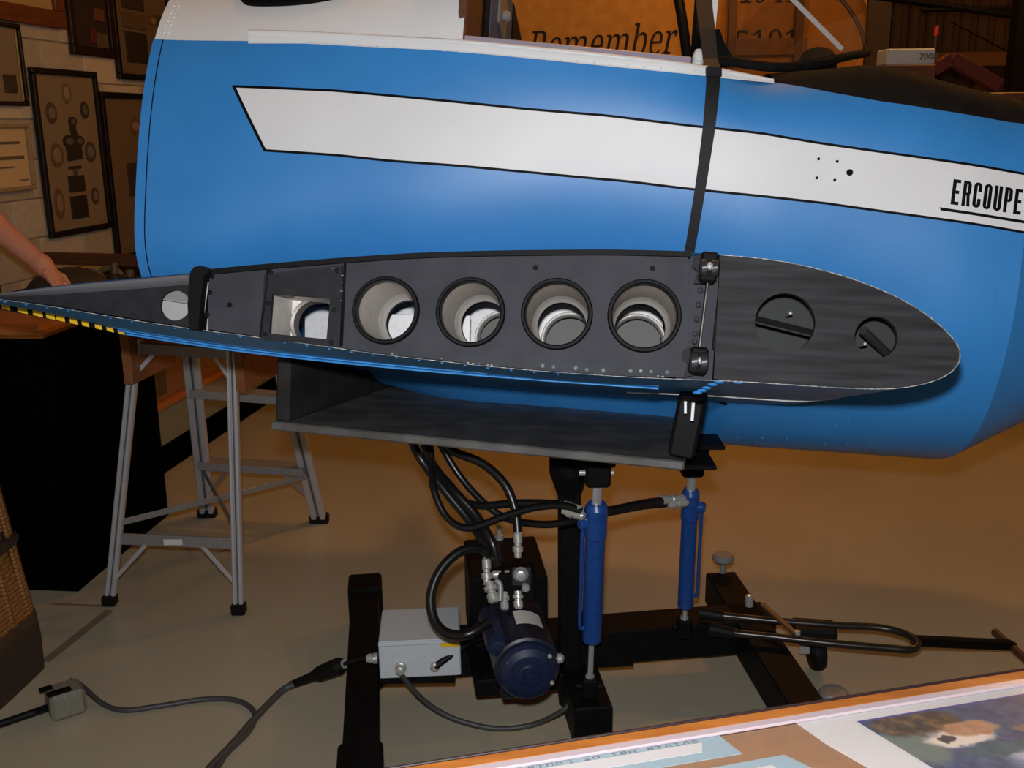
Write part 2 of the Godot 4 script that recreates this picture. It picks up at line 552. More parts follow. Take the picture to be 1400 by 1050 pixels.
# a strip hugging the side between two rows of pixels measured on the photograph's side view
func ribbon(st: SurfaceTool, top: Array, low: Array, lift: float, steps := 40, across := 4) -> SurfaceTool:
	var T := PackedVector2Array(); var L := PackedVector2Array()
	for p in top:
		var q := S(p[0], p[1]); T.append(Vector2(q.x, q.y))
	for p in low:
		var q := S(p[0], p[1]); L.append(Vector2(q.x, q.y))
	var rows := []
	for i in steps + 1:
		var a := along(T, float(i) / steps); var b := along(L, float(i) / steps)
		var row := []
		for k in across + 1:
			var p := a.lerp(b, float(k) / across)
			row.append(Vector3(p.x, p.y, side_z(p.x, p.y) + lift))
		rows.append(row)
	return grid(st, rows)
func along(P: PackedVector2Array, t: float) -> Vector2:
	var len := 0.0
	for i in P.size() - 1: len += P[i].distance_to(P[i + 1])
	var want := t * len
	for i in P.size() - 1:
		var d := P[i].distance_to(P[i + 1])
		if want <= d or i == P.size() - 2: return P[i].lerp(P[i + 1], clampf(want / maxf(d, 1e-6), 0, 1))
		want -= d
	return P[-1]
func offs(rows: Array, dy0: float, dy1: float, from := -1e9, to := 1e9) -> Array:
	return [rows.map(func(p): return [p[0], p[1] + dy0]), rows.map(func(p): return [p[0], p[1] + dy1])]
func dome(r: float, h: float, seg := 8) -> ArrayMesh:
	var st := mb()
	lathe(st, Transform3D(), [[r, 0], [r * 0.8, h * 0.7], [r * 0.4, h], [0.0001, h]], seg, true)
	st.generate_normals()
	return st.commit()
func rivets(st: SurfaceTool, pts: Array, dir: Vector3, r: float) -> SurfaceTool:
	for p in pts:
		lathe(st, axis(p, dir), [[r, 0], [r * 0.8, r * 0.5], [r * 0.35, r * 0.75], [0.0, r * 0.78]], 8, true)
	return st
func row_px(a: Array, b: Array, n: int) -> Array:
	var o := []
	for i in n: o.append([lerpf(a[0], b[0], float(i) / (n - 1)), lerpf(a[1], b[1], float(i) / (n - 1))])
	return o
func build_aircraft() -> void:
	aircraft = thing("aircraft", "blue and white aircraft cabin section with an open black wing root, strapped to a stand", "aircraft")
	aircraft.transform = air
	var ac := aircraft
	for p in [[215, 54], [340, 56], [480, 63], [632, 71], [780, 84], [940, 101], [1040, 118], [1062, 113], [1130, 125], [1200, 138], [1300, 153], [1400, 170], [1500, 186]]:
		split_pts.append(S(p[0], p[1]))
	split_pts[6].y = lerpf(split_pts[5].y, split_pts[7].y, 0.8)
	var low := func(x): return y_bot(x)
	var top := func(x): return y_top(x)
	var XA: float = S(632, 60).x
	var XB: float = S(1055, 105).x
	var sk := obj("fuselage_skin", shell(mb(), -0.795, 1.02, 60, low, split, 44), M.blue, ac)
	obj("turtledeck", shell(mb(), -0.795, XA, 24, split, top, 24), M.white, ac).set_meta("label", "white upper rear deck")
	obj("cowl_deck", shell(mb(), XB, 1.02, 24, split, top, 24), M.deck, ac).set_meta("label", "matt black deck ahead of the windscreen")
	obj("nose_cowl", shell(mb(), 1.02, 1.30, 10, low, split, 30), M.blue, ac)
	obj("cowl_top", shell(mb(), 1.02, 1.30, 10, split, top, 12), M.deck, ac)
	# bulkheads closing the rear cut and the nose
	var bk := mb()
	for e in [[-0.79, 1], [1.295, 0]]:
		var x: float = e[0]
		var prev := Vector3.ZERO
		for k in 61:
			var a := lerpf(-PI / 2, PI / 2, k / 60.0)
			var y := y_at(x, a)
			var p := Vector3(x, y, side_z(x, y))
			if k:
				var q0 := Vector3(x, prev.y, 2 * ZC - prev.z); var q1 := Vector3(x, p.y, 2 * ZC - p.z)
				flat(bk)
				quad(bk, prev, p, q1, q0)
			prev = p
	obj("bulkhead", bk, M.light_metal, ac)
	# flange at the rear edge, with a dark joint
	var fe := mb(); var fj := mb()
	for d in [[fe, -0.797, -0.776, 0.0015], [fj, -0.776, -0.7735, 0.0012]]:
		var rows := []
		for k in 50:
			var a := lerpf(-1.4, 0.9, k / 49.0)
			var row := []
			for xx in [d[1], d[2]]:
				var y := y_at(xx, a)
				if y > split(xx): y = split(xx)
				row.append(Vector3(xx, y, side_z(xx, y) + d[3]))
			rows.append(row)
		grid(d[0], rows)
	obj("rear_flange", fe, M.blue, ac)
	obj("flange_joint", fj, M.trim, ac)
	# white band with its black outline
	var ST := [[319, 118], [460, 124], [600, 137], [720, 149], [830, 158], [945, 172], [1040, 182], [1110, 194], [1200, 207], [1300, 221], [1402, 238]]
	var SL := [[362, 205.5], [460, 212], [535, 220], [620, 226], [730, 236], [860, 248], [940, 258], [1040, 268], [1130, 278], [1260, 296], [1402, 318]]
	obj("stripe", ribbon(mb(), ST, SL, 0.0008, 60, 8), M.white, ac).set_meta("label", "white side band")
	var ol := mb()
	var mid := func(rows, a, b): return [rows.map(func(p): return [p[0], p[1] + a]), rows.map(func(p): return [p[0], p[1] + b])]
	var o1 = mid.call(ST, -1.5, 2.0); var o2 = mid.call(SL, -1.5, 2.0)
	ribbon(ol, o1[0], o1[1], 0.0014, 60, 1)
	ribbon(ol, o2[0], o2[1], 0.0014, 60, 1)
	ribbon(ol, [[317, 117], [361, 207.5]], [[321.5, 117], [365, 206.5]], 0.0015, 10, 1)
	obj("stripe_outline", ol, M.trim, ac)
	lettering(ac)
	# small holes in the band
	var hl := mb()
	for h in [[1119, 217.5, 2.0], [1144.5, 221, 2.0], [1116.5, 243.5, 2.0], [1141, 246.5, 2.0], [1161.5, 236, 4.4]]:
		lathe(hl, axis(S(h[0], h[1], 0.0012), Vector3(0, -0.1, 1)), [[h[2] * 0.0015, 0.0], [h[2] * 0.0015, 0.001], [0.0, 0.001]], 14)
	obj("fixing_hole", hl, M.black, ac)
	sill_rail(ac)
	cockpit(ac)
	wing_root(ac)
	# rivets and seams on the lower fuselage
	var rv := mb()
	var pp := []
	for r in [[[975, 597], [1110, 600], 5], [[1110, 600], [1160, 573], 4]]:
		for q in row_px(r[0], r[1], r[2]): pp.append(S(q[0], q[1]))
	for q in row_px([1035, 617], [1190, 610], 6): pp.append(S(q[0], minf(q[1], 608)))
	var wp := []
	for q in row_px([222, 50], [238, 8], 9): wp.append(S(q[0], q[1]))
	for q in row_px([228, 50], [244, 8], 9): wp.append(S(q[0], q[1]))
	obj("rivets", rivets(mb(), wp, Vector3(0, 0, 1), 0.0022), M.white, ac).set_meta("kind", "stuff")
	obj("rivets", rivets(rv, pp, Vector3(0, -0.2, 1), 0.0022), M.blue, ac).set_meta("kind", "stuff")
	# lap seams of the skin
	var sm := mb()
	ribbon(sm, [[1356, 330], [1362, 480]], [[1357, 330], [1363, 480]], 0.0004, 10, 1)
	obj("skin_seam", sm, mat(c8(46, 122, 188), 0.5), ac)
	# drain lozenge
	var dr := mb()
	var c := S(991, 551, 0.002)
	flat(dr)
	quad(dr, c + Vector3(-0.016, 0, 0), c + Vector3(0, 0.006, 0.001), c + Vector3(0.016, 0, 0), c + Vector3(0, -0.006, 0.001))
	obj("drain_hole", dr, M.black, ac)

func AX(px: float, py: float, x: float) -> Vector3:   # met with a plane across the fuselage
	var inv := air.affine_inverse()
	var c := inv * cam_xf.origin
	var d := inv.basis * sight(px, py)
	return c + d * ((x - c.x) / d.x)
func lettering(ac: Node3D) -> void:
	# condensed capitals built from strokes; u runs along the baseline, v up, in letter heights
	var st := mb()
	var o := Vector2(S(1299, 279.5).x, S(1299, 279.5).y)
	var e := S(1395, 294)
	var u := (Vector2(e.x, e.y) - o)
	var tp := S(1303.5, 245)
	var v := Vector2(tp.x, tp.y) - o
	var put := func(a: float, b: float) -> Vector3:
		var p := o + u * a + v * b
		return Vector3(p.x, p.y, side_z(p.x, p.y) + 0.0016)
	var stroke := func(poly: Array):
		for k in [0, 2, 1, 0, 3, 2]: st.add_vertex(put.call(poly[k].x, poly[k].y))
	flat(st)
	var r := func(x0, y0, x1, y1): stroke.call([Vector2(x0, y0), Vector2(x1, y0), Vector2(x1, y1), Vector2(x0, y1)])
	var w := 0.114; var t := 0.050; var hb := 0.13
	var arc := func(x: float, y0: float, y1: float, a0: float, a1: float): # ring part: stadium between y0 and y1
		var cx := x + w / 2
		var pts := []
		for k in 25:
			var a := lerpf(a0, a1, k / 24.0)
			pts.append([cos(a), sin(a)])
		var ry := 0.16
		for k in 24:
			var p = pts[k]; var q = pts[k + 1]
			var cy0: float = (y1 - ry) if p[1] + q[1] > 0 else (y0 + ry)
			var fn := func(p2, s): return Vector2(cx + p2[0] * (w / 2 - s * t), cy0 + p2[1] * (ry - s * 0.11))
			stroke.call([fn.call(p, 0), fn.call(q, 0), fn.call(q, 1), fn.call(p, 1)])
	for i in 7:
		var x := 0.148 * i
		match "ERCOUPE"[i]:
			"E":
				r.call(x, 0, x + t, 1); r.call(x + t, 0.87, x + w * 0.95, 1); r.call(x + t, 0.44, x + w * 0.86, 0.57); r.call(x + t, 0, x + w * 0.95, 0.13)
			"R", "P":
				r.call(x, 0, x + t, 1); r.call(x + t, 0.88, x + w * 0.6, 1); r.call(x + t, 0.42, x + w * 0.6, 0.54)
				arc.call(x, 0.42, 1, -PI / 2, PI / 2)
				r.call(x + w - t, 0.56, x + w, 0.86)
				if i == 1: stroke.call([Vector2(x + w * 0.5, 0.46), Vector2(x + w * 0.86, 0.48), Vector2(x + w * 1.02, 0), Vector2(x + w * 0.62, 0)])
			"C":
				arc.call(x, 0, 1, 0, PI); arc.call(x, 0, 1, PI, TAU)
				r.call(x, 0.16, x + t, 0.84); r.call(x + w - t, 0.16, x + w, 0.36); r.call(x + w - t, 0.64, x + w, 0.84)
			"O":
				arc.call(x, 0, 1, 0, PI); arc.call(x, 0, 1, PI, TAU)
				r.call(x, 0.16, x + t, 0.84); r.call(x + w - t, 0.16, x + w, 0.84)
			"U":
				arc.call(x, 0, 1, PI, TAU)
				r.call(x, 0.16, x + t, 1); r.call(x + w - t, 0.16, x + w, 1)
	obj("lettering", st, M.trim, ac)
	obj("letter_underline", ribbon(mb(), [[1284, 283.5], [1340, 292], [1402, 302]], [[1286, 288], [1340, 296], [1402, 306]], 0.0016, 12, 1), M.trim, ac)

func sill_rail(ac: Node3D) -> void:
	# raised white canopy rail: flange, bead and upper lip swept along the side
	var line := [[340, 54], [420, 57], [520, 63], [632, 70], [740, 80], [850, 91], [940, 100], [1000, 107], [1058, 113]]
	var prof := [[-0.003, 0.002], [0.0, 0.006], [0.010, 0.006], [0.012, 0.011], [0.017, 0.013], [0.021, 0.009], [0.022, 0.002]]
	var rows := []
	for i in line.size():
		var p := S(line[i][0], line[i][1])
		var k := 1.0 if i < line.size() - 1 else 0.55
		var row := []
		for q in prof:
			var y: float = p.y + q[0] * k
			row.append(Vector3(p.x, y, side_z(p.x, y) + q[1] * k))
		rows.append(row)
	var sp := []
	for j in prof.size():
		var col := []
		for r in rows: col.append(r[j])
		sp.append(curve(col, 6))
	var st := grid(mb(), sp)
	flat(st)
	for e in [0, sp[0].size() - 1]:
		for j in range(1, prof.size() - 1): tri(st, sp[0][e], sp[j][e], sp[j + 1][e])
	obj("sill_rail", st, M.rail, ac).set_meta("label", "raised white canopy sill rail")
	var pts := []
	for i in 30:
		var t := lerpf(380, 1040, i / 29.0)
		var y := lerpf(56, 110, pow((t - 340) / 720.0, 1.25))
		var p := S(t, y - 1, 0.0062)
		pts.append(p)
	obj("rivets", rivets(mb(), pts, Vector3(0, -0.1, 1), 0.0022), M.rail, ac).set_meta("kind", "stuff")
	# clear channel strip on top of the rail
	var c := mb()
	bar(c, S(634, 54, -0.006), S(945, 84, -0.006), 0.012, 0.020, Vector3.UP, 0.002)
	obj("window_channel", c, mat(c8(150, 140, 152), 0.35), ac)
	# clear doubler plate at the rear end
	obj("doubler_plate", ribbon(mb(), [[337, 44], [420, 47]], [[340, 60], [420, 60]], 0.002, 6, 2), M.white, ac)

func cockpit(ac: Node3D) -> void:
	# rear wall of the cabin as seen through the open side: upholstery, black edging, blue pillar with latch plate
	var XR: float = S(632, 60).x - 0.004
	for q in [["cabin_lining", 632, 656, M.dark_wood, 0.0], ["pillar_edge", 653, 662, M.black, 0.006], ["cabin_pillar", 660, 694, mat(c8(48, 92, 150), 0.5), 0.008], ["pillar_edge", 691, 713, M.black, 0.012]]:
		var za := AX(q[1], 30, XR).z; var zb := AX(q[2], 30, XR).z
		obj(q[0], box(Vector3(XR + q[4], 0.78, (za + zb) / 2), Vector3(0.02, 0.5, absf(za - zb)), 0.003), q[3], ac)
	var lpz := AX(676, 17, XR)
	obj("latch_plate", box(Vector3(XR + 0.02, lpz.y, lpz.z), Vector3(0.008, 0.11, 0.15), 0.003), M.alu_dull, ac)
	obj("latch_knob", lathe(mb(), axis(Vector3(XR + 0.022, lpz.y - 0.01, lpz.z), Vector3(1, 0, 0)), [[0.01, 0], [0.016, 0.012], [0.01, 0.02], [0, 0.022]], 12), M.chrome, ac)
	# dark rear window seal at the top of the white deck
	obj("window_seal", tube(mb(), curve([S(330, -14, 0.004), S(334, 1, 0.004), S(350, 6, 0.004), S(400, 5, 0.004), S(440, 0, 0.004), S(480, -8, 0.004)], 6), 0.006), M.black, ac)
	var rw := mb()
	ribbon(rw, [[336, -20], [470, -20]], [[338, 2], [430, 2]], 0.001, 12, 3)
	obj("rear_window", rw, M.black, ac)
	# black windscreen bow and canopy posts
	var zf := -0.66
	var bow := mb()
	tube(bow, curve([A(941, 96, -0.6), A(936, 50, -0.62), A(928, 0, -0.66), A(916, -60, -0.75)], 6), 0.011, 10)
	tube(bow, curve([A(952, 95, -0.62), A(955, 40, -0.66), A(958, 0, -0.7), A(960, -50, -0.78)], 6), 0.014, 10)
	obj("canopy_bow", bow, M.black, ac)
	var fr := mb()
	bar(fr, A(941, 92, -0.64), A(975, 92, -0.64), 0.05, 0.03)
	plate(fr, PackedVector2Array([A2(960, 92, -0.68), A2(1008, 86, -0.68), A2(992, 62, -0.68), A2(984, 40, -0.68), A2(968, 40, -0.68)]), [], -0.70, -0.68)
	obj("bow_foot", fr, M.black, ac)
	obj("latch", lathe(mb(), axis(A(955, 78, -0.57), Vector3(0.1, 1, 0)), [[0.012, -0.012], [0.013, 0.0], [0.009, 0.014], [0.0, 0.018]], 14, true), M.white, ac).set_meta("label", "white latch tab")
	var wt := mb()
	plate(wt, PackedVector2Array([A2(972, -30, -0.64), A2(985, -30, -0.64), A2(980, 20, -0.64), A2(977, 50, -0.64)]), [], -0.645, -0.64)
	obj("frame_edge", wt, M.white, ac)
	# windscreen: curved clear panel from the sill round the front
	var base := curve([A(985, 88, -0.66), A(1050, 96, -0.64), A(1120, 86, -0.74), A(1180, 68, -0.95), A(1183, 66, -1.1)], 6)
	var topc := curve([A(975, -60, -0.74), A(1010, -70, -0.76), A(1050, -75, -0.84), A(1085, -75, -0.98), A(1095, -75, -1.1)], 6)
	var rows := []
	for k in 9:
		var row := []
		for i in base.size():
			var t := k / 8.0
			var p := base[i].lerp(topc[i], t)
			p += Vector3(0.06, 0.0, 0.03) * sin(PI * t)
			row.append(p)
		rows.append(row)
	var mir := []
	for row in rows:
		var r2 := []
		for i in row.size():
			var p: Vector3 = row[row.size() - 1 - i]
			r2.append(Vector3(p.x, p.y, 2 * -1.1 - p.z))
		mir.append(row + r2.slice(1))
	obj("windscreen", grid(mb(), mir), M.plexi, ac).set_meta("label", "clear curved plastic windscreen")
	obj("windscreen_rim", tube(mb(), curve([A(1184, 68, -1.08), A(1178, 44, -1.08), A(1162, 14, -1.08), A(1140, -12, -1.08), A(1105, -50, -1.08)], 6), 0.006, 8), M.dark_wood, ac)
	var strip := mb()
	bar(strip, A(1152, 68, -0.86), A(1075, -10, -0.80), 0.012, 0.004, Vector3(0, 0, 1))
	obj("windscreen_strap", strip, M.white, ac)
	# coaming round the foot of the windscreen, instrument hood inside
	obj("coaming", tube(mb(), curve([A(975, 82, -0.6), A(1010, 86, -0.6), A(1060, 92, -0.62), A(1110, 88, -0.70), A(1160, 77, -0.86), A(1186, 72, -1.06)], 6), 0.010, 10), M.deck, ac)
	var hood := mb()
	var hr := []
	for i in 13:
		var x := lerpf(0.38, 0.74, i / 12.0)
		var row := []
		for k in 17:
			var a := PI * k / 16.0
			var lift := lerpf(0.0, 0.07, i / 12.0)
			row.append(Vector3(x, 0.54 + lift + 0.06 * sin(a) * (0.5 + i / 24.0), ZC + 0.44 * cos(a)))
		hr.append(row)
	grid(hood, hr)
	obj("instrument_hood", hood, M.deck, ac)
	obj("compass", lathe(mb(), axis(A(1118, 84, -0.9), Vector3(0, 1, 0)), [[0.045, -0.05], [0.045, 0.0], [0.036, 0.02], [0.015, 0.03], [0, 0.031]], 20, true), M.deck, ac)

func wing_root(ac: Node3D) -> void:
	var up := loop_of(UP_LINE)
	var lo := loop_of(LOW_LINE)
	var outline := PackedVector2Array(up)
	outline.append_array(lo)
	# wing skin
	var st := mb()
	var inner := []
	for z in [0.0, -0.25, -0.5, -0.9]:
		var row := []
		for p in outline: row.append(Vector3(p.x, p.y, z))
		row.append(row[0])
		inner.append(row)
	grid(st, inner)
	var ws := obj("wing_skin", st, M.blue, ac)
	# skin edge: black along the top aft, bare and blue round the nose
	var edge := func(poly: PackedVector2Array, m: Material, called: String, wid: float, z0: float, z1: float):
		var s2 := mb()
		flat(s2)
		for i in poly.size() - 1:
			var d := (poly[i + 1] - poly[i]).normalized()
			var nn := Vector2(d.y, -d.x)
			var a := poly[i]; var b := poly[i + 1]
			var ai := a + nn * wid; var bi := b + nn * wid
			quad(s2, Vector3(a.x, a.y, z1), Vector3(b.x, b.y, z1), Vector3(bi.x, bi.y, z1), Vector3(ai.x, ai.y, z1))
			quad(s2, Vector3(a.x, a.y, z1), Vector3(b.x, b.y, z1), Vector3(b.x, b.y, z0), Vector3(a.x, a.y, z0))
			quad(s2, Vector3(ai.x, ai.y, z1), Vector3(bi.x, bi.y, z1), Vector3(bi.x, bi.y, z0), Vector3(ai.x, ai.y, z0))
		obj(called, s2, m, ac)
	var ub := loop_of([[262, 372], [300, 367.5], [370, 361], [470, 353], [560, 347], [650, 344], [740, 342.5], [840, 342], [945, 344.5]])
	edge.call(ub, M.ring, "top_edge", 0.008, -0.02, 0.006)
	var nb := loop_of(UP_LINE.slice(13) + LOW_LINE.slice(0, 10))
	edge.call(nb, M.chip, "skin_edge", 0.0013, -0.01, 0.0013)
	var lb := loop_of(LOW_LINE.slice(9))
	edge.call(lb, M.chip, "skin_edge", 0.0010, -0.01, 0.0011)
	var cr := 0.0011
	var P := func(rows): return loop_of(rows)
	# main rib plate with its holes
	var holes := []
	var hc := [[527.7, 424.6, 48.3], [643.4, 426.9, 49.2], [761.4, 429.4, 50.2], [880.9, 432, 51]]
	for h in hc: holes.append(circle(A2(h[0], h[1]), (h[2] - 6.0) * cr, 48))
	var sq := PackedVector2Array([A2(373, 402), A2(452, 408), A2(447, 464), A2(369, 456)])
	holes.append(sq)
	var main := P.call([[284, 372], [370, 364], [470, 356], [560, 350], [650, 347], [740, 345.5], [840, 345], [941, 347]])
	var mlow := LOW_LINE.slice(10, 20).map(func(p): return [p[0], p[1] - 2])
	mlow[0] = [941, 516]
	mlow[9] = [284, 450]
	main.append_array(P.call(mlow))
	var rb := obj("main_rib", plate(mb(), main, holes, -0.006, -0.002), M.rib, ac)
	# grommet rings and light metal tubes behind them
	for i in 4:
		var c := A(hc[i][0], hc[i][1])
		var R: float = hc[i][2] * cr
		var xf := Transform3D(Basis(Vector3(1, 0, 0), Vector3(0, 0, 1), Vector3(0, -1, 0)), Vector3(c.x, c.y, 0))
		var g := obj("grommet_ring", lathe(mb(), xf, [[R, -0.002], [R, 0.004], [R * 0.965, 0.008], [R * 0.9, 0.008], [R * 0.875, 0.004], [R * 0.87, -0.012]], 48), M.ring, ac)
		obj("bead", lathe(mb(), xf, [[R * 0.880, 0.007], [R * 0.87, 0.0085], [R * 0.862, 0.006], [R * 0.858, -0.012]], 48), mat(c8(40, 40, 44), 0.4), g)
		var tb := obj("hole_sleeve", lathe(mb(), xf, [[R * 0.86, -0.012], [R * 0.88, -0.155], [R * 0.83, -0.175], [R * 0.765, -0.19]], 48, false), M.light_metal, ac)
		obj("sleeve_edge", lathe(mb(), xf, [[R * 0.79, -0.186], [R * 0.765, -0.19], [R * 0.76, -0.205], [R * 0.80, -0.206]], 48), M.ring, tb)
	# box sleeve behind the square opening, with a round outlet
	var sp := PackedVector2Array([A2(366, 396), A2(462, 402), A2(459, 470), A2(362, 462)])
	var bs := wall_of(mb(), sp, -0.13, -0.005)
	var oc := A2(434, 443, -0.13)
	var ro := 0.040
	plate(bs, sp, [circle(oc, ro, 32)], -0.134, -0.13)
	var bso := obj("box_sleeve", bs, M.light_metal, ac)
	var oxf := Transform3D(Basis(Vector3(1, 0, 0), Vector3(0, 0, 1), Vector3(0, -1, 0)), Vector3(oc.x, oc.y, 0))
	obj("outlet_ring", lathe(mb(), oxf, [[ro * 1.18, -0.129], [ro * 1.12, -0.124], [ro, -0.126], [ro * 0.96, -0.15]], 32), mat(c8(120, 114, 108), 0.4, 0.2), bso)
	# frame of the access opening
	var fo := PackedVector2Array([A2(362, 375), A2(469, 363), A2(465, 474), A2(358, 464)])
	var af := obj("access_frame", plate(mb(), fo, [sq], -0.002, 0.003), M.rib_dark, ac)
	for q in [[367, 414], [457, 424], [362, 457], [453, 468], [370, 372], [461, 370]]:
		obj("screw", lathe(mb(), Transform3D(oxf.basis, A(q[0], q[1], 0.003)), [[0.004, 0], [0.0035, 0.0015], [0, 0.002]], 10), M.ring, af)
	# seams standing on the rib
	obj("rib_seam", bar(mb(), A(472, 356, 0.0005), A(467, 474, 0.0005), 0.0035, 0.004), M.ring, ac)
	obj("rib_seam", bar(mb(), A(368, 365, 0.0), A(357, 462, 0.0), 0.007, 0.006), M.ring, ac)
	var chips := mb()
	for q in [[468, 377], [467, 386], [467, 398], [466, 411], [463, 452], [536, 484], [604, 490], [640, 496], [647, 497], [655, 497.5], [667, 499], [672, 499.5], [900, 514], [906, 515], [455, 367], [520, 352], [545, 350]]:
		bx(chips, Transform3D(Basis(), A(q[0], q[1], 0.001)), Vector3(0.004, 0.0022, 0.004), 0.0005)
	for q in [[742, 500], [757, 501], [787, 503], [802, 505], [825, 506], [862, 507], [876, 507], [890, 508], [912, 509]]:
		lathe(chips, Transform3D(oxf.basis, A(q[0], q[1], 0.0)), [[0.0035, 0], [0.003, 0.002], [0, 0.003]], 8, true)
	obj("paint_chips", chips, M.chip, ac).set_meta("kind", "stuff")
	# doubler along the bottom front of the rib, small holes, rivets by the spar
	obj("rib_doubler", plate(mb(), PackedVector2Array([A2(728, 497), A2(800, 496), A2(870, 494), A2(938, 490), A2(938, 514), A2(860, 511), A2(728, 502)]), [], -0.002, 0.0008), M.rib, ac)
	var sh := mb()
	for q in [[732, 366], [892, 367], [314, 417], [290, 378], [287, 400], [283, 430]]:
		lathe(sh, Transform3D(oxf.basis, A(q[0], q[1], -0.001)), [[0.0042, 0], [0.0042, 0.0015], [0, 0.0015]], 10)
	obj("small_hole", sh, M.black, ac)
	var rp := []
	for q in [[957.5, 397], [955, 416.5], [952.5, 436], [950.5, 456], [949.5, 466.5]]:
		obj("rib_rivet", lathe(mb(), Transform3D(oxf.basis, A(q[0], q[1], -0.001)), [[0.0045, 0], [0.004, 0.002], [0.0015, 0.0032], [0, 0.0033]], 10, true), M.rib, ac)
	# spar channel between the rib and the wooden nose rib
	var ch := mb()
	plate(ch, PackedVector2Array([A2(940, 347), A2(986, 349), A2(975, 520), A2(925, 518)]), [], -0.022, -0.016)
	var spar := obj("spar_channel", ch, M.rib, ac)
	obj("spar_edge", bar(mb(), A(967, 385, -0.002), A(955, 480, -0.002), 0.003, 0.02, Vector3(0, 0, 1), 0.0008), mat(c8(74, 70, 64), 0.4, 0.6), spar)
	obj("spar_gap", bar(mb(), A(987, 384, -0.004), A(977, 478, -0.004), 0.009, 0.004, Vector3(0, 0, 1), 0.001), M.black, spar)
	for f in [[968, 367, 24, 42, 0.011], [954, 494, 24, 38, 0.013]]:
		var c := A(f[0], f[1], 0.0)
		var t := obj("spar_fitting", bx(mb(), Transform3D(Basis(Vector3.BACK, -0.06), c + Vector3(0, 0, 0.0)), Vector3(f[2] * 0.00112, f[3] * 0.00112, 0.03), 0.004), M.black, ac)
		var q := mb()
		for k in [-1, 1]:
			lathe(q, axis(c + Vector3(k * f[2] * 0.0003, -0.002, 0.018), Vector3(1, 0, 0)), [[0.0, -0.006], [f[4], -0.006], [f[4] + 0.002, -0.004], [f[4] + 0.002, 0.004], [f[4], 0.006], [0, 0.006]], 20)
		obj("fitting_lug", q, mat(c8(70, 70, 74), 0.25, 0.7), t)
		obj("bolt", lathe(mb(), Transform3D(oxf.basis, c + Vector3(0, -0.001, 0.026)), [[0.006, 0], [0.0055, 0.004], [0.002, 0.0065], [0, 0.0066]], 14, true), M.chrome, t)
		obj("fitting_wing", plate(mb(), PackedVector2Array([A2(f[0] - 19, f[1] - 16), A2(f[0] - 10, f[1] - 20), A2(f[0] - 8, f[1] + 20), A2(f[0] - 20, f[1] + 22), A2(f[0] - 14, f[1] + 4), A2(f[0] - 22, f[1] - 2)]), [], -0.002, 0.004), M.rib_dark, t)
	# wooden nose rib with two lightening holes
	var nose := P.call(UP_LINE.slice(13).map(func(p): return [p[0], p[1] + 2.0]))
	nose.append_array(P.call(LOW_LINE.slice(0, 10).map(func(p): return [p[0] - 1.5, p[1] - 1.5])))
	nose[nose.size() - 1] = A2(976, 518)
	var n1 := circle(A2(1073.5, 441), 40.5 * cr, 40); var n2 := circle(A2(1198, 461.5), 28.5 * cr, 36)
	obj("nose_rib", plate(mb(), nose, [n1, n2], -0.014, -0.001), M.ply, ac).set_meta("label", "black painted plywood nose rib with two round holes")
	# things seen inside the nose: a baffle and a slanted tube
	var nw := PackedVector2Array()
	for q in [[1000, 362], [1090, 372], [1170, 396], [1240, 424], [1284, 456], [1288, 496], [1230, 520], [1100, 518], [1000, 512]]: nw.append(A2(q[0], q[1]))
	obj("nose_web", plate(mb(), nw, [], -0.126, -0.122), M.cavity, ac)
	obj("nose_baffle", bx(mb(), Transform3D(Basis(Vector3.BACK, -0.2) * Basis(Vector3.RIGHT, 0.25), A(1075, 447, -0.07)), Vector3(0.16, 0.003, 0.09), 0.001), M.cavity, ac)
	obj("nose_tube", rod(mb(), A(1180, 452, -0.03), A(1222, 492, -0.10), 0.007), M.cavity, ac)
	obj("nose_bolt", lathe(mb(), Transform3D(oxf.basis, A(1081, 428, -0.05)), [[0.0028, -0.03], [0.0028, 0], [0, 0.002]], 10), M.alu_dull, ac)
	obj("nose_bolt", lathe(mb(), Transform3D(oxf.basis, A(1183, 470, -0.04)), [[0.0028, -0.03], [0.0028, 0], [0, 0.002]], 10), M.alu_dull, ac)
	# aft rib: triangular tail panel with a rolled top lip, and its hole
	var ah := circle(A2(234.5, 415.5), 22.5 * cr, 32)
	var aft := P.call([[-12, 405], [60, 400], [130, 394], [200, 388], [264, 381]])
	aft.append_array(PackedVector2Array([A2(268, 448)]))
	aft.append_array(P.call([[240, 444], [180, 435], [120, 425], [60, 415], [-12, 406.5]]))
	obj("aft_rib", plate(mb(), aft, [ah], -0.02, -0.014), M.rib_dark, ac)
	var lip := mb()
	var lt := P.call([[-12, 404], [60, 394.5], [130, 387], [200, 381], [264, 375]])
	var ll := P.call([[-12, 405.5], [60, 402], [130, 397], [200, 392], [264, 386]])
	var lr := []
	for i in lt.size():
		lr.append([Vector3(lt[i].x, lt[i].y, 0.0), Vector3(lt[i].x, lt[i].y, 0.004), Vector3((lt[i].x + ll[i].x) / 2, lerpf(lt[i].y, ll[i].y, 0.4), 0.002), Vector3(ll[i].x, ll[i].y, -0.013)])
	grid(lip, lr)
	obj("aft_lip", lip, mat(c8(96, 96, 100), 0.4, 0.3), ac)
	var ab := mb()
	plate(ab, PackedVector2Array([A2(200, 388), A2(280, 380), A2(280, 450), A2(200, 440)]), [], -0.05, -0.046)
	bx(ab, Transform3D(Basis(Vector3(0, 0, 1), -0.1) * Basis(Vector3.RIGHT, 0.7), A(232, 404, -0.036)), Vector3(0.07, 0.002, 0.026), 0.0)
	obj("aft_baffle", ab, mat(c8(150, 148, 144), 0.5), ac)
	# rounded black bracket between aft rib and main rib
	var bp := PackedVector2Array()
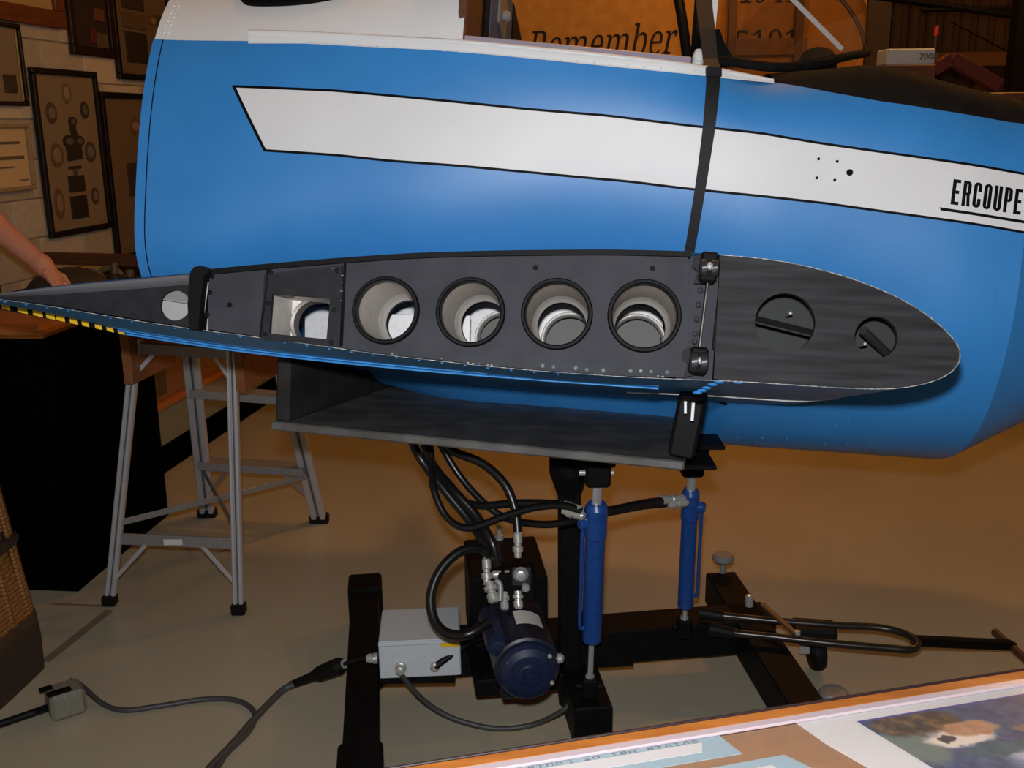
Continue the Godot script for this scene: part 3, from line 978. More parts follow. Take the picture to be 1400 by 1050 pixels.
	for q in [[266, 452], [264, 420], [266, 385], [268, 374], [273, 368], [281, 366.5], [290, 368], [292, 374], [286, 380], [282, 410], [278, 453]]: bp.append(A2(q[0], q[1]))
	obj("hinge_bracket", plate(mb(), bp, [], -0.01, 0.022), M.ring, ac)
	obj("bracket_edge", bar(mb(), A(284, 385, 0.002), A(275, 449, 0.002), 0.004, 0.004), M.zinc, ac)
	# second rib inside the wing, light metal, three holes seen through the sleeves; dark closing wall farther in
	var h2 := []
	for i in [1, 2, 3]: h2.append(circle(A2(hc[i][0] + 4, hc[i][1] - 1), 46 * cr, 40))
	var r2 := PackedVector2Array()
	for q in [[300, 372], [470, 358], [650, 350], [930, 349], [930, 512], [700, 500], [470, 474], [300, 450]]: r2.append(A2(q[0], q[1]))
	var ir := obj("inner_rib", plate(mb(), r2, h2, -0.47, -0.466), M.bright_metal, ac)
	for i in [1, 2, 3]:
		var c := A2(hc[i][0] + 4, hc[i][1] - 1)
		var xf := Transform3D(oxf.basis, Vector3(c.x, c.y, -0.466))
		var R := 46 * cr
		obj("hole_flange", lathe(mb(), xf, [[R * 1.14, 0], [R * 1.1, 0.006], [R * 1.04, 0.006], [R, 0.0], [R * 0.97, -0.02]], 40), M.light_metal, ir)
	obj("inner_wall", plate(mb(), r2, [], -0.564, -0.56), M.grey_green, ac)
	obj("inner_plate", bx(mb(), Transform3D(Basis(Vector3.BACK, 0.03), Vector3(A2(500, 425).x, A2(500, 432).y, -0.30)), Vector3(0.25, 0.075, 0.004), 0.001), M.bright_metal, ac)
	obj("inner_strut", bar(mb(), A(560, 395, -0.32), A(600, 425, -0.36), 0.012, 0.02), M.chrome, ac)
	# lower skin details: chordwise ridges, rivet heads, warning tape
	var LIP := [[-15, 419], [30, 428], [60, 434], [120, 446.5], [170, 457], [240, 468], [300, 477], [370, 486], [450, 495], [520, 502], [600, 509.5], [700, 517.5], [800, 525], [900, 532]]
	var zl := -0.25
	var lip_rows := []
	var lpts := []; var tpts := []
	for q in LIP:
		var hgt := lerpf(11.0, 4.5, clampf(q[0] / 170.0, 0, 1))
		lpts.append(A(q[0], q[1], zl)); tpts.append(A(q[0], q[1] - hgt, zl + 0.004))
	var lsm := curve(lpts, 3); var tsm := curve(tpts, 3)
	var rev := PackedVector2Array(lo); rev.reverse()
	var under := []
	for i in lsm.size():
		var p := lsm[i]; var q := tsm[i]
		under.append([Vector3(q.x, y_on(rev, q.x) - 0.0004, -0.002), q])
		lip_rows.append([q, p, p + Vector3(0, 0.003, -0.01), p + Vector3(0, 0.02, -0.2)])
	obj("lower_skin", grid(mb(), under), M.blue, ac)
	obj("lower_lip", grid(mb(), lip_rows, false), M.blue, ac)
	for k in 3:
		var pts := []
		for i in range(12, lsm.size()): pts.append(lsm[i] + Vector3(0, 0.0005 + 0.004 * k, 0.004 + 0.02 * k))
		obj("skin_ridge", tube(mb(), pts, 0.0016, 6), M.blue, ac)
	var lrv := []
	for i in 26:
		var t := i / 25.0
		var q := along(lo, lerpf(0.40, 0.99, t))
		lrv.append(Vector3(q.x, q.y - 0.0005, -0.02))
		lrv.append(Vector3(q.x + 0.015, along(lo, lerpf(0.40, 0.99, t)).y - 0.001, -0.26))
		if i % 2: lrv.append(Vector3(q.x, q.y - 0.0005, -0.3))
	obj("rivets", rivets(mb(), lrv, Vector3(0, -1, 0), 0.0026), M.blue, ac).set_meta("kind", "stuff")
	var brv := []
	for row in [[[400, 506], [700, 556], 11], [[430, 503], [760, 548], 11], [[500, 508], [800, 556], 10], [[560, 512], [880, 560], 10], [[620, 545], [900, 580], 7]]:
		for q in row_px(row[0], row[1], row[2]):
			var sp3 := S(q[0], q[1])
			if sp3.z > ZC + 0.15 and sp3.y > y_bot(sp3.x) + 0.004: brv.append(sp3)
	obj("rivets", rivets(mb(), brv, Vector3(0, -0.5, 0.8), 0.0026), M.blue, ac).set_meta("kind", "stuff")
	var nrv := []
	for q in [[983, 522.5], [974, 526], [966, 530.5], [959.5, 534], [953.5, 537], [1009, 523]]: nrv.append(A(q[0], q[1], -0.004))
	for p in nrv:
		obj("nose_rivet", lathe(mb(), Transform3D(axis(p, Vector3(0, -0.9, 0.35)).basis.scaled(Vector3(1.35, 1, 1)), p), [[0.0055, 0], [0.004, 0.0012], [0.0, 0.0018]], 10, true), M.blue, ac)
	var jp := []
	for px in [860, 920, 980, 1040, 1100, 1150]:
		var pxr: float = (px - 825.0) / 0.746 + 825.0
		var q := A2(pxr, 440)
		jp.append(Vector3(q.x, y_on(rev, q.x) - 0.001, -0.525))
	obj("skin_joint", tube(mb(), curve(jp, 4), 0.0016, 6), M.white, ac)
	var blocks := [[1, 14, 10], [23, 38, 10], [44, 59, 9.5], [62, 75.5, 9], [76, 89, 8.5], [94.5, 106, 8], [111, 122, 7], [129, 140, 6], [145, 156, 5], [160.5, 171, 4.5]]
	var lip_y := func(px: float) -> float: return lerpf(421.5, 457.5, px / 170.0)
	var tb2 := mb()
	flat(tb2)
	var tz := zl + 0.006
	quad(tb2, A(-14, 410, tz), A(172, 453, tz), A(172, 457.5, tz), A(-14, 420, tz))
	obj("warning_tape", tb2, M.black, ac).set_meta("label", "black ground of the hazard tape")
	for q in blocks:
		var st3 := mb()
		flat(st3)
		var y0: float = lip_y.call(q[0]); var y1: float = lip_y.call(q[1])
		quad(st3, A(q[0], y0 - q[2], tz + 0.001), A(q[1] - 1.5, y1 - q[2], tz + 0.001), A(q[1], y1, tz + 0.001), A(q[0] + 1.5, y0, tz + 0.001))
		obj("tape_block", st3, M.yellow, ac)
# height of a falling outline at x
func y_on(P: PackedVector2Array, x: float) -> float:
	for i in P.size() - 1:
		if x <= P[i + 1].x:
			return lerpf(P[i].y, P[i + 1].y, clampf((x - P[i].x) / maxf(P[i + 1].x - P[i].x, 1e-6), 0, 1))
	return P[-1].y

# ---------- strap ----------
func build_strap() -> void:
	var t := thing("ratchet_strap", "black webbing strap running over the canopy and down the blue side to the stand", "strap")
	t.transform = air
	var st := mb()
	ribbon(st, [[966, 96], [960, 180], [951, 250], [938, 330], [934, 352]], [[985, 96], [977, 180], [966, 250], [952, 330], [948, 352]], 0.0045, 24, 2)
	ribbon(st, [[966, 96], [960, 180], [951, 250], [938, 330], [934, 352]], [[985, 96], [977, 180], [966, 250], [952, 330], [948, 352]], 0.003, 24, 2)
	obj("webbing", st, M.webbing, t)
	var u := mb()
	var rows := []
	for q in [[966, 96, -0.005], [961, 80, -0.03], [956, 40, -0.06], [951, 0, -0.1], [946, -50, -0.15]]:
		var z: float = S(975, 96).z + 0.018 + q[2]
		var a := A(q[0], q[1], z); var b := A(q[0] + (20 if q[1] > 60 else 22), q[1], z)
		rows.append([a, b, b - Vector3(0, 0, 0.003), a - Vector3(0, 0, 0.003), a])
	grid(u, rows, false)
	obj("upper_webbing", u, M.webbing, t)
	obj("fold", bar(mb(), S(965, 100, 0.01), S(985, 102, 0.01), 0.012, 0.02), M.webbing, t)
	# padded upright at the tray end is part of the stand; the strap's metal tail is wrapped round its head
	var k := mb()
	bar(k, A(937, 548, -0.30), A(937, 566, -0.30), 0.006, 0.004, Vector3(0, 0, 1), 0.001)
	bar(k, A(948, 550, -0.30), A(946, 576, -0.30), 0.007, 0.004, Vector3(0, 0, 1), 0.001)
	obj("metal_tail", k, mat(c8(110, 110, 112), 0.35, 0.5), t).set_meta("label", "bright metal end of the strap")

# ---------- motion stand ----------
func build_stand() -> void:
	var t := thing("motion_stand", "black steel motion stand with wooden tray under the aircraft belly and H-shaped floor base", "stand")
	# tray: bottom board, end boards
	var fl := W(370, 576, 2.1); var fr := W(936, 631, 1.933)
	var e := (fr - fl).normalized()
	var back := (cam_xf.basis * Vector3(300, 156, -1400)).normalized()
	back = (back - e * back.dot(e)).normalized()
	var up := back.cross(e).normalized() * -1.0
	if up.y < 0: up = -up
	var len := fr.distance_to(fl)
	var tb := Basis(e, up, -back)
	obj("tray_board", bx(mb(), Transform3D(tb, fl + e * len * 0.5 + back * 0.45 - up * 0.009), Vector3(len, 0.018, 0.9), 0.003), M.tray, t)
	obj("tray_end", bx(mb(), Transform3D(tb, fl + e * 0.020 + back * 0.44 + up * 0.075), Vector3(0.030, 0.15, 0.86), 0.004), dull(noisy(c8(38, 37, 36), 0.1, 0.01, 2.0, 0.6)), t)
	# padded upright at the nose end, leaning forward a little
	var pa := W(930, 628, 1.93); var pb := W(946, 548, 1.90)
	var ux := (pb - pa).normalized()
	var uz := (-back - ux * (-back).dot(ux)).normalized()
	var ub := Basis(ux.cross(uz), ux, uz)
	var mid := (pa + pb) / 2
	obj("tray_upright", bx(mb(), Transform3D(ub, mid - uz * 0.075 + ux * 0.004), Vector3(0.052, 0.118, 0.15), 0.008), M.steel_black, t)
	obj("upright_facing", bx(mb(), Transform3D(ub, mid + uz * 0.004 + ux * 0.004), Vector3(0.046, 0.112, 0.010), 0.004), M.rubber, t)
	# steel plates and arms under the tray
	var sp := mb()
	var cp := fl + e * len * 0.62 + back * 0.45 - up * 0.024
	bx(sp, Transform3D(tb, cp), Vector3(0.42, 0.010, 0.72), 0.002)
	obj("head_plate", sp, M.steel_black, t)
	for q in [[[905, 628, 2.15], [974, 630, 2.15]], [[905, 604, 2.45], [986, 604, 2.45]]]:
		var a := W(q[0][0], q[0][1], q[0][2]); var b := W(q[1][0], q[1][1], q[1][2])
		obj("plate_arm", bar(mb(), a, b, 0.10, 0.010), M.steel_black, t)
	# floor base
	var HB := 0.17
	var L0 := G(499, 800, 0.15); var L1 := G(492, 1052, 0.15)
	obj("base_bar", bar(mb(), L0 - Vector3(0, 0.045, 0), L1 - Vector3(0, 0.045, 0), 0.085, 0.09, Vector3.UP, 0.004), M.steel_black, t)
	for p in [L0, L1]:
		var q: Vector3 = p
		var d := (L1 - L0).normalized()
		var c := q - d * (0.0 if p == L0 else 0.03)
		obj("bar_end", bx(mb(), Transform3D(Basis(Vector3.UP, atan2(d.x, d.z)), Vector3(c.x, 0.09, c.z)), Vector3(0.104, 0.15, 0.12), 0.008), M.steel_black, t)
	var B0 := G(520, 936, 0.07); var B1 := G(1060, 891, 0.07)
	var bd := (B1 - B0).normalized()
	var bn := Vector3(bd.z, 0, -bd.x)
	if bn.z > 0: bn = -bn
	obj("cross_beam", bar(mb(), B0 + bn * 0.06 + Vector3(0, 0.05, 0), B1 + bn * 0.06 + Vector3(0, 0.05, 0), 0.12, 0.10, Vector3.UP, 0.004), M.steel_black, t)
	var R0 := G(985, 782, HB); var R1 := G(1108, 968, HB)
	obj("base_bar", bar(mb(), R0 - Vector3(0, 0.05, 0), R1 - Vector3(0, 0.05, 0), 0.095, 0.10, Vector3.UP, 0.004), M.steel_black, t)
	var F0 := G(790, 905, HB); var F1 := G(812, 968, HB)
	obj("front_leg", bar(mb(), F0 - Vector3(0, 0.055, 0), F1 - Vector3(0, 0.055, 0), 0.095, 0.11, Vector3.UP, 0.005), M.steel_black, t)
	# gussets
	var gs := mb()
	for g in [[[515, 945], [570, 905], [515, 905]], [[1000, 890], [1072, 930], [1072, 890]]]:
		var a := G(g[0][0], g[0][1], 0.08); var b := G(g[1][0], g[1][1], 0.08); var c := G(g[2][0], g[2][1], 0.08)
		flat(gs)
		var u := Vector3(0, 0.012, 0)
		tri(gs, a + u, b + u, c + u); tri(gs, a, c, b)
		quad(gs, a, b, b + u, a + u); quad(gs, b, c, c + u, b + u); quad(gs, c, a, a + u, c + u)
	obj("gusset", gs, M.steel_black, t)
	# post with round head and a stay
	var pbse := G(778, 930, 0.12)
	obj("post", bx(mb(), Transform3D(Basis(), Vector3(pbse.x, 0.43, pbse.z)), Vector3(0.056, 0.74, 0.056), 0.006), M.steel_black, t)
	obj("post_head", lathe(mb(), Transform3D(Basis(), Vector3(pbse.x, 0.70, pbse.z)), [[0.03, -0.06], [0.05, 0.0], [0.05, 0.06], [0.042, 0.12], [0, 0.12]], 24), M.steel_black, t)
	var gp := mb()
	flat(gp)
	var g0 := pbse + Vector3(0.03, 0.20, 0.0); var g1 := pbse + Vector3(0.03, 0.04, 0.0); var g2 := pbse + Vector3(0.17, 0.04, -0.01)
	var th := Vector3(0, 0, 0.012)
	tri(gp, g0 + th, g2 + th, g1 + th); tri(gp, g0 - th, g1 - th, g2 - th); quad(gp, g0 + th, g0 - th, g2 - th, g2 + th)
	obj("post_gusset", gp, M.steel_black, t)
	# levelling screws and caster
	var k0 := G(988, 783, HB)
	obj("levelling_screw", lathe(mb(), Transform3D(Basis(), k0), [[0.009, -0.02], [0.009, 0.03], [0.026, 0.036], [0.034, 0.045], [0.034, 0.056], [0.028, 0.062], [0, 0.062]], 22), M.alu_dull, t).set_meta("label", "silver round levelling knob")
	var k1 := G(1140, 950, 0.07)
	obj("levelling_screw", lathe(mb(), Transform3D(Basis(), k1), [[0.009, -0.07], [0.009, -0.012], [0.036, -0.006], [0.04, 0.004], [0.034, 0.012], [0, 0.013]], 22), M.alu_dull, t)
	var wc := G(1116, 893, 0.055)
	var wd := (R1 - R0).normalized()
	var wx := axis(wc, Vector3(wd.z, 0, -wd.x))
	obj("caster_wheel", lathe(mb(), wx, [[0.0, -0.018], [0.02, -0.018], [0.045, -0.016], [0.05, -0.008], [0.05, 0.008], [0.045, 0.016], [0.02, 0.018], [0, 0.018]], 28), M.rubber, t)
	obj("caster_fork", bar(mb(), wc + wx.basis.y * -0.035 + Vector3(0, 0.0, 0), wc + wx.basis.y * -0.035 + Vector3(0, 0.09, -0.02), 0.03, 0.01), M.zinc, t)
	# ----- hydraulic cylinders -----
	ram("blue hydraulic cylinder beside the square post, nearest to the pump motor", W(817, 652, 2.30), G(806, 948, HB + 0.01), 0.0235, [0.11, 0.74], -1.0)
	ram("blue hydraulic cylinder under the tray's nose end, farther from the post", W(946, 640, 2.62), G(935, 866, HB + 0.01), 0.021, [0.12, 0.83], 1.0)
func ram(label: String, top: Vector3, foot: Vector3, r: float, part: Array, sgn: float) -> void:
	var t := thing("hydraulic_cylinder", label, "cylinder", foot, 0.0, "blue cylinders under the tray")
	var v := top - foot
	var d := v.normalized()
	var a: Vector3 = v * (1.0 - part[1]); var b: Vector3 = v * (1.0 - part[0])
	var bod := mb()
	lathe(bod, axis(a, d), [[0, 0], [r * 0.8, 0], [r, 0.006], [r, a.distance_to(b) - 0.09], [r * 1.12, a.distance_to(b) - 0.086], [r * 1.12, a.distance_to(b) - 0.012], [r * 0.85, a.distance_to(b)], [0, a.distance_to(b)]], 26)
	obj("barrel", bod, M.cyl, t)
	var o := Vector3(sgn * (r + 0.007), 0, 0.012)
	obj("feed_pipe", tube(mb(), curve([a.lerp(b, 0.12) + o * 0.6, a.lerp(b, 0.14) + o, a.lerp(b, 0.5) + o, a.lerp(b, 0.84) + o, a.lerp(b, 0.9) + o * 0.7], 4), 0.005, 8), M.cyl, t)
	obj("port_block", lathe(mb(), axis(b - d * 0.05 + Vector3(sgn * r * 0.9, 0, 0.006), Vector3(sgn, 0, 0.4)), [[0, 0], [0.014, 0], [0.014, 0.016], [0.01, 0.02], [0, 0.02]], 16), M.cyl, t)
	obj("lower_rod", rod(mb(), Vector3.ZERO + d * 0.02, a + d * 0.002, 0.007, 14), M.chrome, t)
	obj("upper_rod", rod(mb(), b - d * 0.002, v, 0.012, 16), M.chrome, t)
	obj("lower_eye", bx(mb(), Transform3D(Basis(), Vector3(0, 0.018, 0)), Vector3(0.04, 0.056, 0.04), 0.006), M.steel_black, t)
	obj("pin", rod(mb(), Vector3(-0.032, 0.02, 0.0), Vector3(0.032, 0.02, 0.0), 0.007, 12), M.steel_black, t)
	obj("rod_end", lathe(mb(), axis(Vector3(0, 0.03, 0), d), [[0, 0], [0.011, 0], [0.011, 0.022], [0.008, 0.028], [0, 0.03]], 12), M.zinc, t)
	obj("clevis", bx(mb(), Transform3D(Basis(), v + Vector3(0, 0.012, 0)), Vector3(0.056, 0.062, 0.05), 0.006), M.steel_black, t)
	obj("pin", rod(mb(), v + Vector3(-0.042, 0.01, 0.0), v + Vector3(0.036, 0.01, 0.0), 0.007, 12), M.zinc, t)
	obj("bracket", bx(mb(), Transform3D(Basis(), v + Vector3(0, 0.055, 0)), Vector3(0.075, 0.05, 0.06), 0.004), M.steel_black, t)

# ---------- hydraulic power unit, control box ----------
func fitting(parent: Node3D, a: Vector3, b: Vector3, r: float, o: Vector3) -> void:
	var d := b - a
	var L := d.length()
	obj("fitting", lathe(mb(), axis(a - o, d), [[0, 0], [r * 0.8, 0], [r * 0.8, L * 0.2], [r * 1.15, L * 0.22], [r * 1.15, L * 0.42], [r * 0.75, L * 0.45], [r * 0.75, L * 0.55], [r, L * 0.58], [r, L * 0.9], [r * 0.7, L], [0, L]], 12), M.zinc, parent)
func build_power_unit() -> void:
	var o := G(700, 870, 0.165)
	var t := thing("hydraulic_pump_unit", "dark blue electric motor with black oil tank and silver pipe fittings on the stand base", "pump", o)
	var fl := G(642, 793, 0.40) - o; var fr := G(749, 787, 0.40) - o; var bl := G(636, 737, 0.40) - o
	obj("oil_tank", topbox(mb(), fl, fr, bl, 0.232, 0.006), M.steel_black, t)
	obj("filler_cap", lathe(mb(), Transform3D(Basis(), G(683, 737, 0.40) - o), [[0.012, 0], [0.012, 0.012], [0.006, 0.016], [0.006, 0.035], [0.01, 0.04], [0, 0.046]], 14), M.zinc, t)
	obj("mount_plate", topbox(mb(), G(650, 932, 0.205) - o, G(772, 922, 0.205) - o, G(650, 870, 0.205) - o, 0.045, 0.004), M.steel_black, t)
	# motor: body along its axis, end bell towards the viewer
	var e := W(724, 924, 2.24); var b := G(699, 842, e.y)
	var ax := (b - e).normalized()
	var xf := axis(e - o, ax)
	var L := e.distance_to(b)
	var body := obj("motor_body", lathe(mb(), xf, [[0.066, 0.03], [0.074, 0.034], [0.074, L - 0.03], [0.066, L - 0.01], [0.05, L], [0, L]], 36), M.motor, t)
	obj("end_bell", lathe(mb(), xf, [[0.0, -0.006], [0.010, -0.006], [0.011, 0.0], [0.016, 0.0], [0.017, -0.004], [0.022, -0.004], [0.026, 0.0], [0.045, 0.002], [0.060, 0.008], [0.067, 0.018], [0.068, 0.032], [0.06, 0.034]], 36, false), M.motor_end, t)
	var cb := mb()
	lathe(cb, axis(e - o + ax * 0.045 + Vector3(-0.062, 0.045, 0.0), ax), [[0, -0.012], [0.018, -0.008], [0.026, 0.006], [0.027, 0.15], [0.02, 0.165], [0, 0.166]], 22)
	obj("capacitor_cover", cb, M.motor_end, body)
	var pl := mb()
	var rows := []
	for k in 9:
		var a := lerpf(1.75, 0.85, k / 8.0)
		var rad := Vector3(cos(a), sin(a), 0)
		rad = (rad - ax * rad.dot(ax)).normalized() * 0.0748
		rows.append([e - o + ax * 0.10 + rad, e - o + ax * 0.165 + rad])
	grid(pl, rows)
	obj("rating_plate", pl, M.label, body)
	for s in [[0.045, 0.045], [-0.05, -0.02], [0.05, -0.02], [-0.045, 0.03]]:
		obj("end_bolt", lathe(mb(), axis(e - o + Vector3(s[0], s[1], 0.0) + ax * 0.006, -ax), [[0.005, 0], [0.005, 0.005], [0, 0.006]], 8), M.zinc, t)
	obj("side_bolt", lathe(mb(), axis(e - o + ax * 0.05 + Vector3(0.068, 0.015, 0), Vector3(1, 0, 0.4)), [[0.01, 0], [0.012, 0.008], [0.008, 0.016], [0, 0.017]], 12), M.zinc, t)
	obj("foot", bx(mb(), Transform3D(Basis(Vector3.UP, atan2(ax.x, ax.z)), e - o + ax * L * 0.55 + Vector3(0, -0.085, 0)), Vector3(0.10, 0.05, 0.13), 0.004), M.motor, t)
	# manifold block and fittings over the tank front
	var dm := 2.42
	obj("manifold", bx(mb(), Transform3D(Basis(), W(706, 796, dm) - o), Vector3(0.085, 0.07, 0.07), 0.004), M.steel_black, t)
	obj("valve_plate", bx(mb(), Transform3D(Basis(), W(713, 788, dm - 0.04) - o), Vector3(0.045, 0.045, 0.012), 0.003), mat(c8(60, 60, 62), 0.4, 0.5), t)
	obj("valve_knob", lathe(mb(), axis(W(712, 784, dm - 0.05) - o, Vector3(0, 0.2, 1)), [[0, 0], [0.016, 0], [0.018, 0.012], [0.011, 0.024], [0, 0.026]], 18), M.chrome, t)
	obj("valve_knob", lathe(mb(), axis(W(718, 801, dm - 0.055) - o, Vector3(0.1, 0.1, 1)), [[0, 0], [0.009, 0], [0.010, 0.016], [0.006, 0.022], [0, 0.023]], 14), M.chrome, t)
	fitting(t, W(708, 762, dm), W(708, 726, dm), 0.011, o)
	fitting(t, W(703, 786, dm - 0.02), W(672, 785, dm - 0.02), 0.010, o)
	fitting(t, W(666, 800, dm - 0.02), W(665, 762, dm), 0.011, o)
	fitting(t, W(669, 796, dm - 0.03), W(676, 824, dm - 0.05), 0.014, o)
	fitting(t, W(690, 810, dm - 0.03), W(690, 834, dm - 0.05), 0.010, o)
	fitting(t, W(708, 808, dm - 0.04), W(709, 832, dm - 0.05), 0.011, o)
	obj("bypass_pipe", tube(mb(), curve([W(677, 793, dm - 0.04) - o, W(684, 800, dm - 0.04) - o, W(684, 822, dm - 0.05) - o], 5), 0.007, 8), M.alu_dull, t)
	obj("return_pipe", tube(mb(), curve([W(690, 820, dm - 0.02) - o, W(698, 812, dm - 0.02) - o, W(708, 818, dm - 0.02) - o], 5), 0.006, 8), M.zinc, t)
	# control box
	var c := G(570, 925, 0.197)
	var k := thing("control_box", "pale grey electrical control box with two cable glands on the stand base", "box", c)
	var ktl := G(517, 878, 0.30) - c; var ktr := G(629, 873, 0.30) - c; var kbl := G(513, 834, 0.30) - c
	obj("case", topbox(mb(), ktl, ktr, kbl, 0.103, 0.003), M.grey_box, k)
	var kx := (ktr - ktl).normalized()
	obj("lid_lip", bar(mb(), ktl + Vector3(0, -0.006, 0.002), ktr + Vector3(0, -0.006, 0.002), 0.006, 0.010), M.grey_box, k)
	for q in [[548, 912], [595, 907]]:
		obj("cable_gland", lathe(mb(), axis(G(q[0], q[1], 0.228) - c + Vector3(0, 0, -0.002), Vector3(0, 0, 1)), [[0, 0], [0.015, 0], [0.015, 0.008], [0.012, 0.010], [0.012, 0.024], [0.007, 0.028], [0, 0.028]], 12), M.zinc, k)
	obj("side_connector", lathe(mb(), axis(G(514, 900, 0.25) - c, Vector3(-1, 0, 0)), [[0, -0.004], [0.014, -0.004], [0.014, 0.006], [0.011, 0.01], [0.013, 0.016], [0.009, 0.024], [0, 0.024]], 12), M.chrome, k)
	obj("caution_label", bx(mb(), Transform3D(Basis(), G(615, 881, 0.29) - c + Vector3(0, 0, 0.002)), Vector3(0.045, 0.010, 0.002), 0.0), M.yellow, k)
	var sup := mb()
	bx(sup, Transform3D(Basis(), c + Vector3(0.0, -0.014, -0.09)), Vector3(0.19, 0.026, 0.16), 0.002)
	tag(obj("box_bracket", sup, M.steel_black), "flat black bracket carrying the grey control box on the stand", "bracket")

# ---------- hoses and cables ----------
func hose(called: String, label: String, cat: String, pts: Array, r: float, m: Material, group := "", n := 7) -> MeshInstance3D:
	var o := obj(called, tube(mb(), curve(pts, n), r, 10), m)
	tag(o, label, cat, group)
	return o
func wl(a: Array) -> Array: return a.map(func(q): return W(q[0], q[1], q[2]))
func gl(a: Array, h: float) -> Array: return a.map(func(q): return G(q[0], q[1], q[2] if q.size() > 2 else h))
func build_hoses() -> void:
	var g := "hydraulic hoses under the tray"
	hose("hydraulic_hose", "thick black hose running from the tray underside to the pump's left fitting", "hose", wl([[560, 590, 2.45], [572, 622, 2.5], [606, 668, 2.48], [642, 712, 2.46], [668, 752, 2.42], [682, 772, 2.42]]), 0.0115, M.hose, g)
	hose("hydraulic_hose", "black hose lying alongside the thick hose down to the pump", "hose", wl([[577, 592, 2.47], [590, 632, 2.5], [622, 672, 2.45], [652, 706, 2.43], [672, 740, 2.40], [680, 765, 2.40]]), 0.0105, M.hose, g)
	hose("hydraulic_hose", "black hose sagging in a low bight above the pump towards the first cylinder", "hose", wl([[586, 596, 2.5], [590, 630, 2.48], [593, 668, 2.44], [610, 706, 2.42], [640, 722, 2.4], [690, 706, 2.38], [730, 694, 2.36], [768, 691, 2.33], [796, 699, 2.31]]), 0.009, M.hose, g)
	hose("hydraulic_hose", "black hose bowing to the right and dropping straight into the upright silver fitting", "hose", wl([[604, 600, 2.5], [620, 617, 2.48], [660, 634, 2.46], [690, 662, 2.44], [704, 696, 2.43], [708, 728, 2.42]]), 0.011, M.hose, g)
	hose("hydraulic_hose", "black hose crossing behind the others and looping low past the post", "hose", wl([[600, 604, 2.5], [628, 650, 2.5], [662, 688, 2.48], [694, 709, 2.46], [740, 717, 2.42], [780, 713, 2.38], [800, 706, 2.33]]), 0.009, M.hose, g)
	hose("hydraulic_hose", "black hose running level from the bundle to the first cylinder's top fitting", "hose", wl([[592, 640, 2.52], [620, 676, 2.5], [652, 691, 2.48], [710, 688, 2.44], [768, 690, 2.40], [798, 700, 2.34]]), 0.010, M.hose, g)
	hose("suction_hose", "thick black hose bent in a round loop left of the oil tank", "hose", wl([[668, 758, 2.40], [655, 750, 2.38], [628, 755, 2.36], [602, 780, 2.34], [589, 815, 2.32], [594, 848, 2.30], [612, 866, 2.28], [640, 867, 2.26], [668, 850, 2.28]]), 0.0115, M.hose)
	hose("hydraulic_hose", "upper of two black hoses joining the cylinders behind the post", "hose", wl([[800, 702, 2.36], [838, 697, 2.42], [880, 688, 2.5], [905, 685, 2.56]]), 0.010, M.hose, g)
	hose("hydraulic_hose", "lower of two black hoses joining the cylinders behind the post", "hose", wl([[806, 706, 2.36], [842, 699, 2.44], [880, 692, 2.52], [910, 689, 2.57]]), 0.009, M.hose, g)
	for f in [[[766, 690, 2.35], [796, 698, 2.31]], [[770, 698, 2.34], [799, 706, 2.31]], [[895, 685, 2.55], [936, 681, 2.60]], [[908, 690, 2.57], [940, 687, 2.60]]]:
		var a := W(f[0][0], f[0][1], f[0][2]); var b := W(f[1][0], f[1][1], f[1][2])
		var first: bool = f[0][0] < 850
		var t := thing("hose_coupling", ("upper" if f[0][1] < 695 and (first or f[0][1] < 688) else "lower") + " silver hose coupling at the " + ("nearer" if first else "farther") + " blue cylinder", "coupling", a)
		fitting(t, a, b, 0.011, a)
	# cables
	hose("motor_cable", "black cable drooping from the control box to the post foot", "cable", [G(548, 912, 0.228) + Vector3(0, 0, 0.02)] + gl([[556, 932, 0.19], [585, 962, 0.10], [625, 984, 0.05], [680, 996, 0.03], [730, 990, 0.04], [768, 972, 0.10], [782, 958, 0.13]], 0.0), 0.0065, M.cord)
	hose("motor_cable", "thick black cable from the control box right gland to the motor", "cable", [G(595, 907, 0.228) + Vector3(0, 0, 0.02)] + gl([[605, 904, 0.24], [625, 890, 0.26], [645, 876, 0.29], [664, 868, 0.32]], 0.0), 0.009, M.rubber)
	hose("power_cable", "dark cord from the black plug down to the lower left foreground", "cord", gl([[402, 936, 0.03], [385, 945, 0.02], [355, 975, 0.012], [320, 1015, 0.012], [285, 1052, 0.012], [270, 1075, 0.012]], 0.012), 0.010, M.cord)
	var pa := G(405, 934, 0.03); var pb := G(470, 908, 0.12)
	var pl := thing("power_plug", "black cord plug hanging beside the left base bar", "plug", pa)
	var L := pa.distance_to(pb)
	obj("body", lathe(mb(), axis(Vector3.ZERO, pb - pa), [[0, -0.02], [0.011, -0.02], [0.014, L * 0.35], [0.022, L * 0.5], [0.024, L * 0.9], [0.016, L], [0, L]], 18), M.rubber, pl)
	obj("collar", lathe(mb(), axis(pb - pa, pb - pa), [[0, 0], [0.013, 0], [0.015, 0.012], [0.008, 0.02], [0, 0.02]], 12), M.zinc, pl)
	hose("power_cable", "short dark cord between the plug and the control box", "cord", [pb, G(488, 902, 0.2), G(505, 899, 0.245)], 0.006, M.rubber)
	hose("extension_cord", "thin grey cord winding across the floor from the outlet box", "cord", gl([[96, 930, 0.05], [112, 938, 0.025], [140, 962, 0.009], [170, 971, 0.009], [220, 965, 0.009], [280, 956, 0.009], [325, 958, 0.009], [348, 975, 0.009], [340, 1000, 0.009], [310, 1030, 0.009], [292, 1060, 0.009]], 0.009), 0.0075, M.cord)
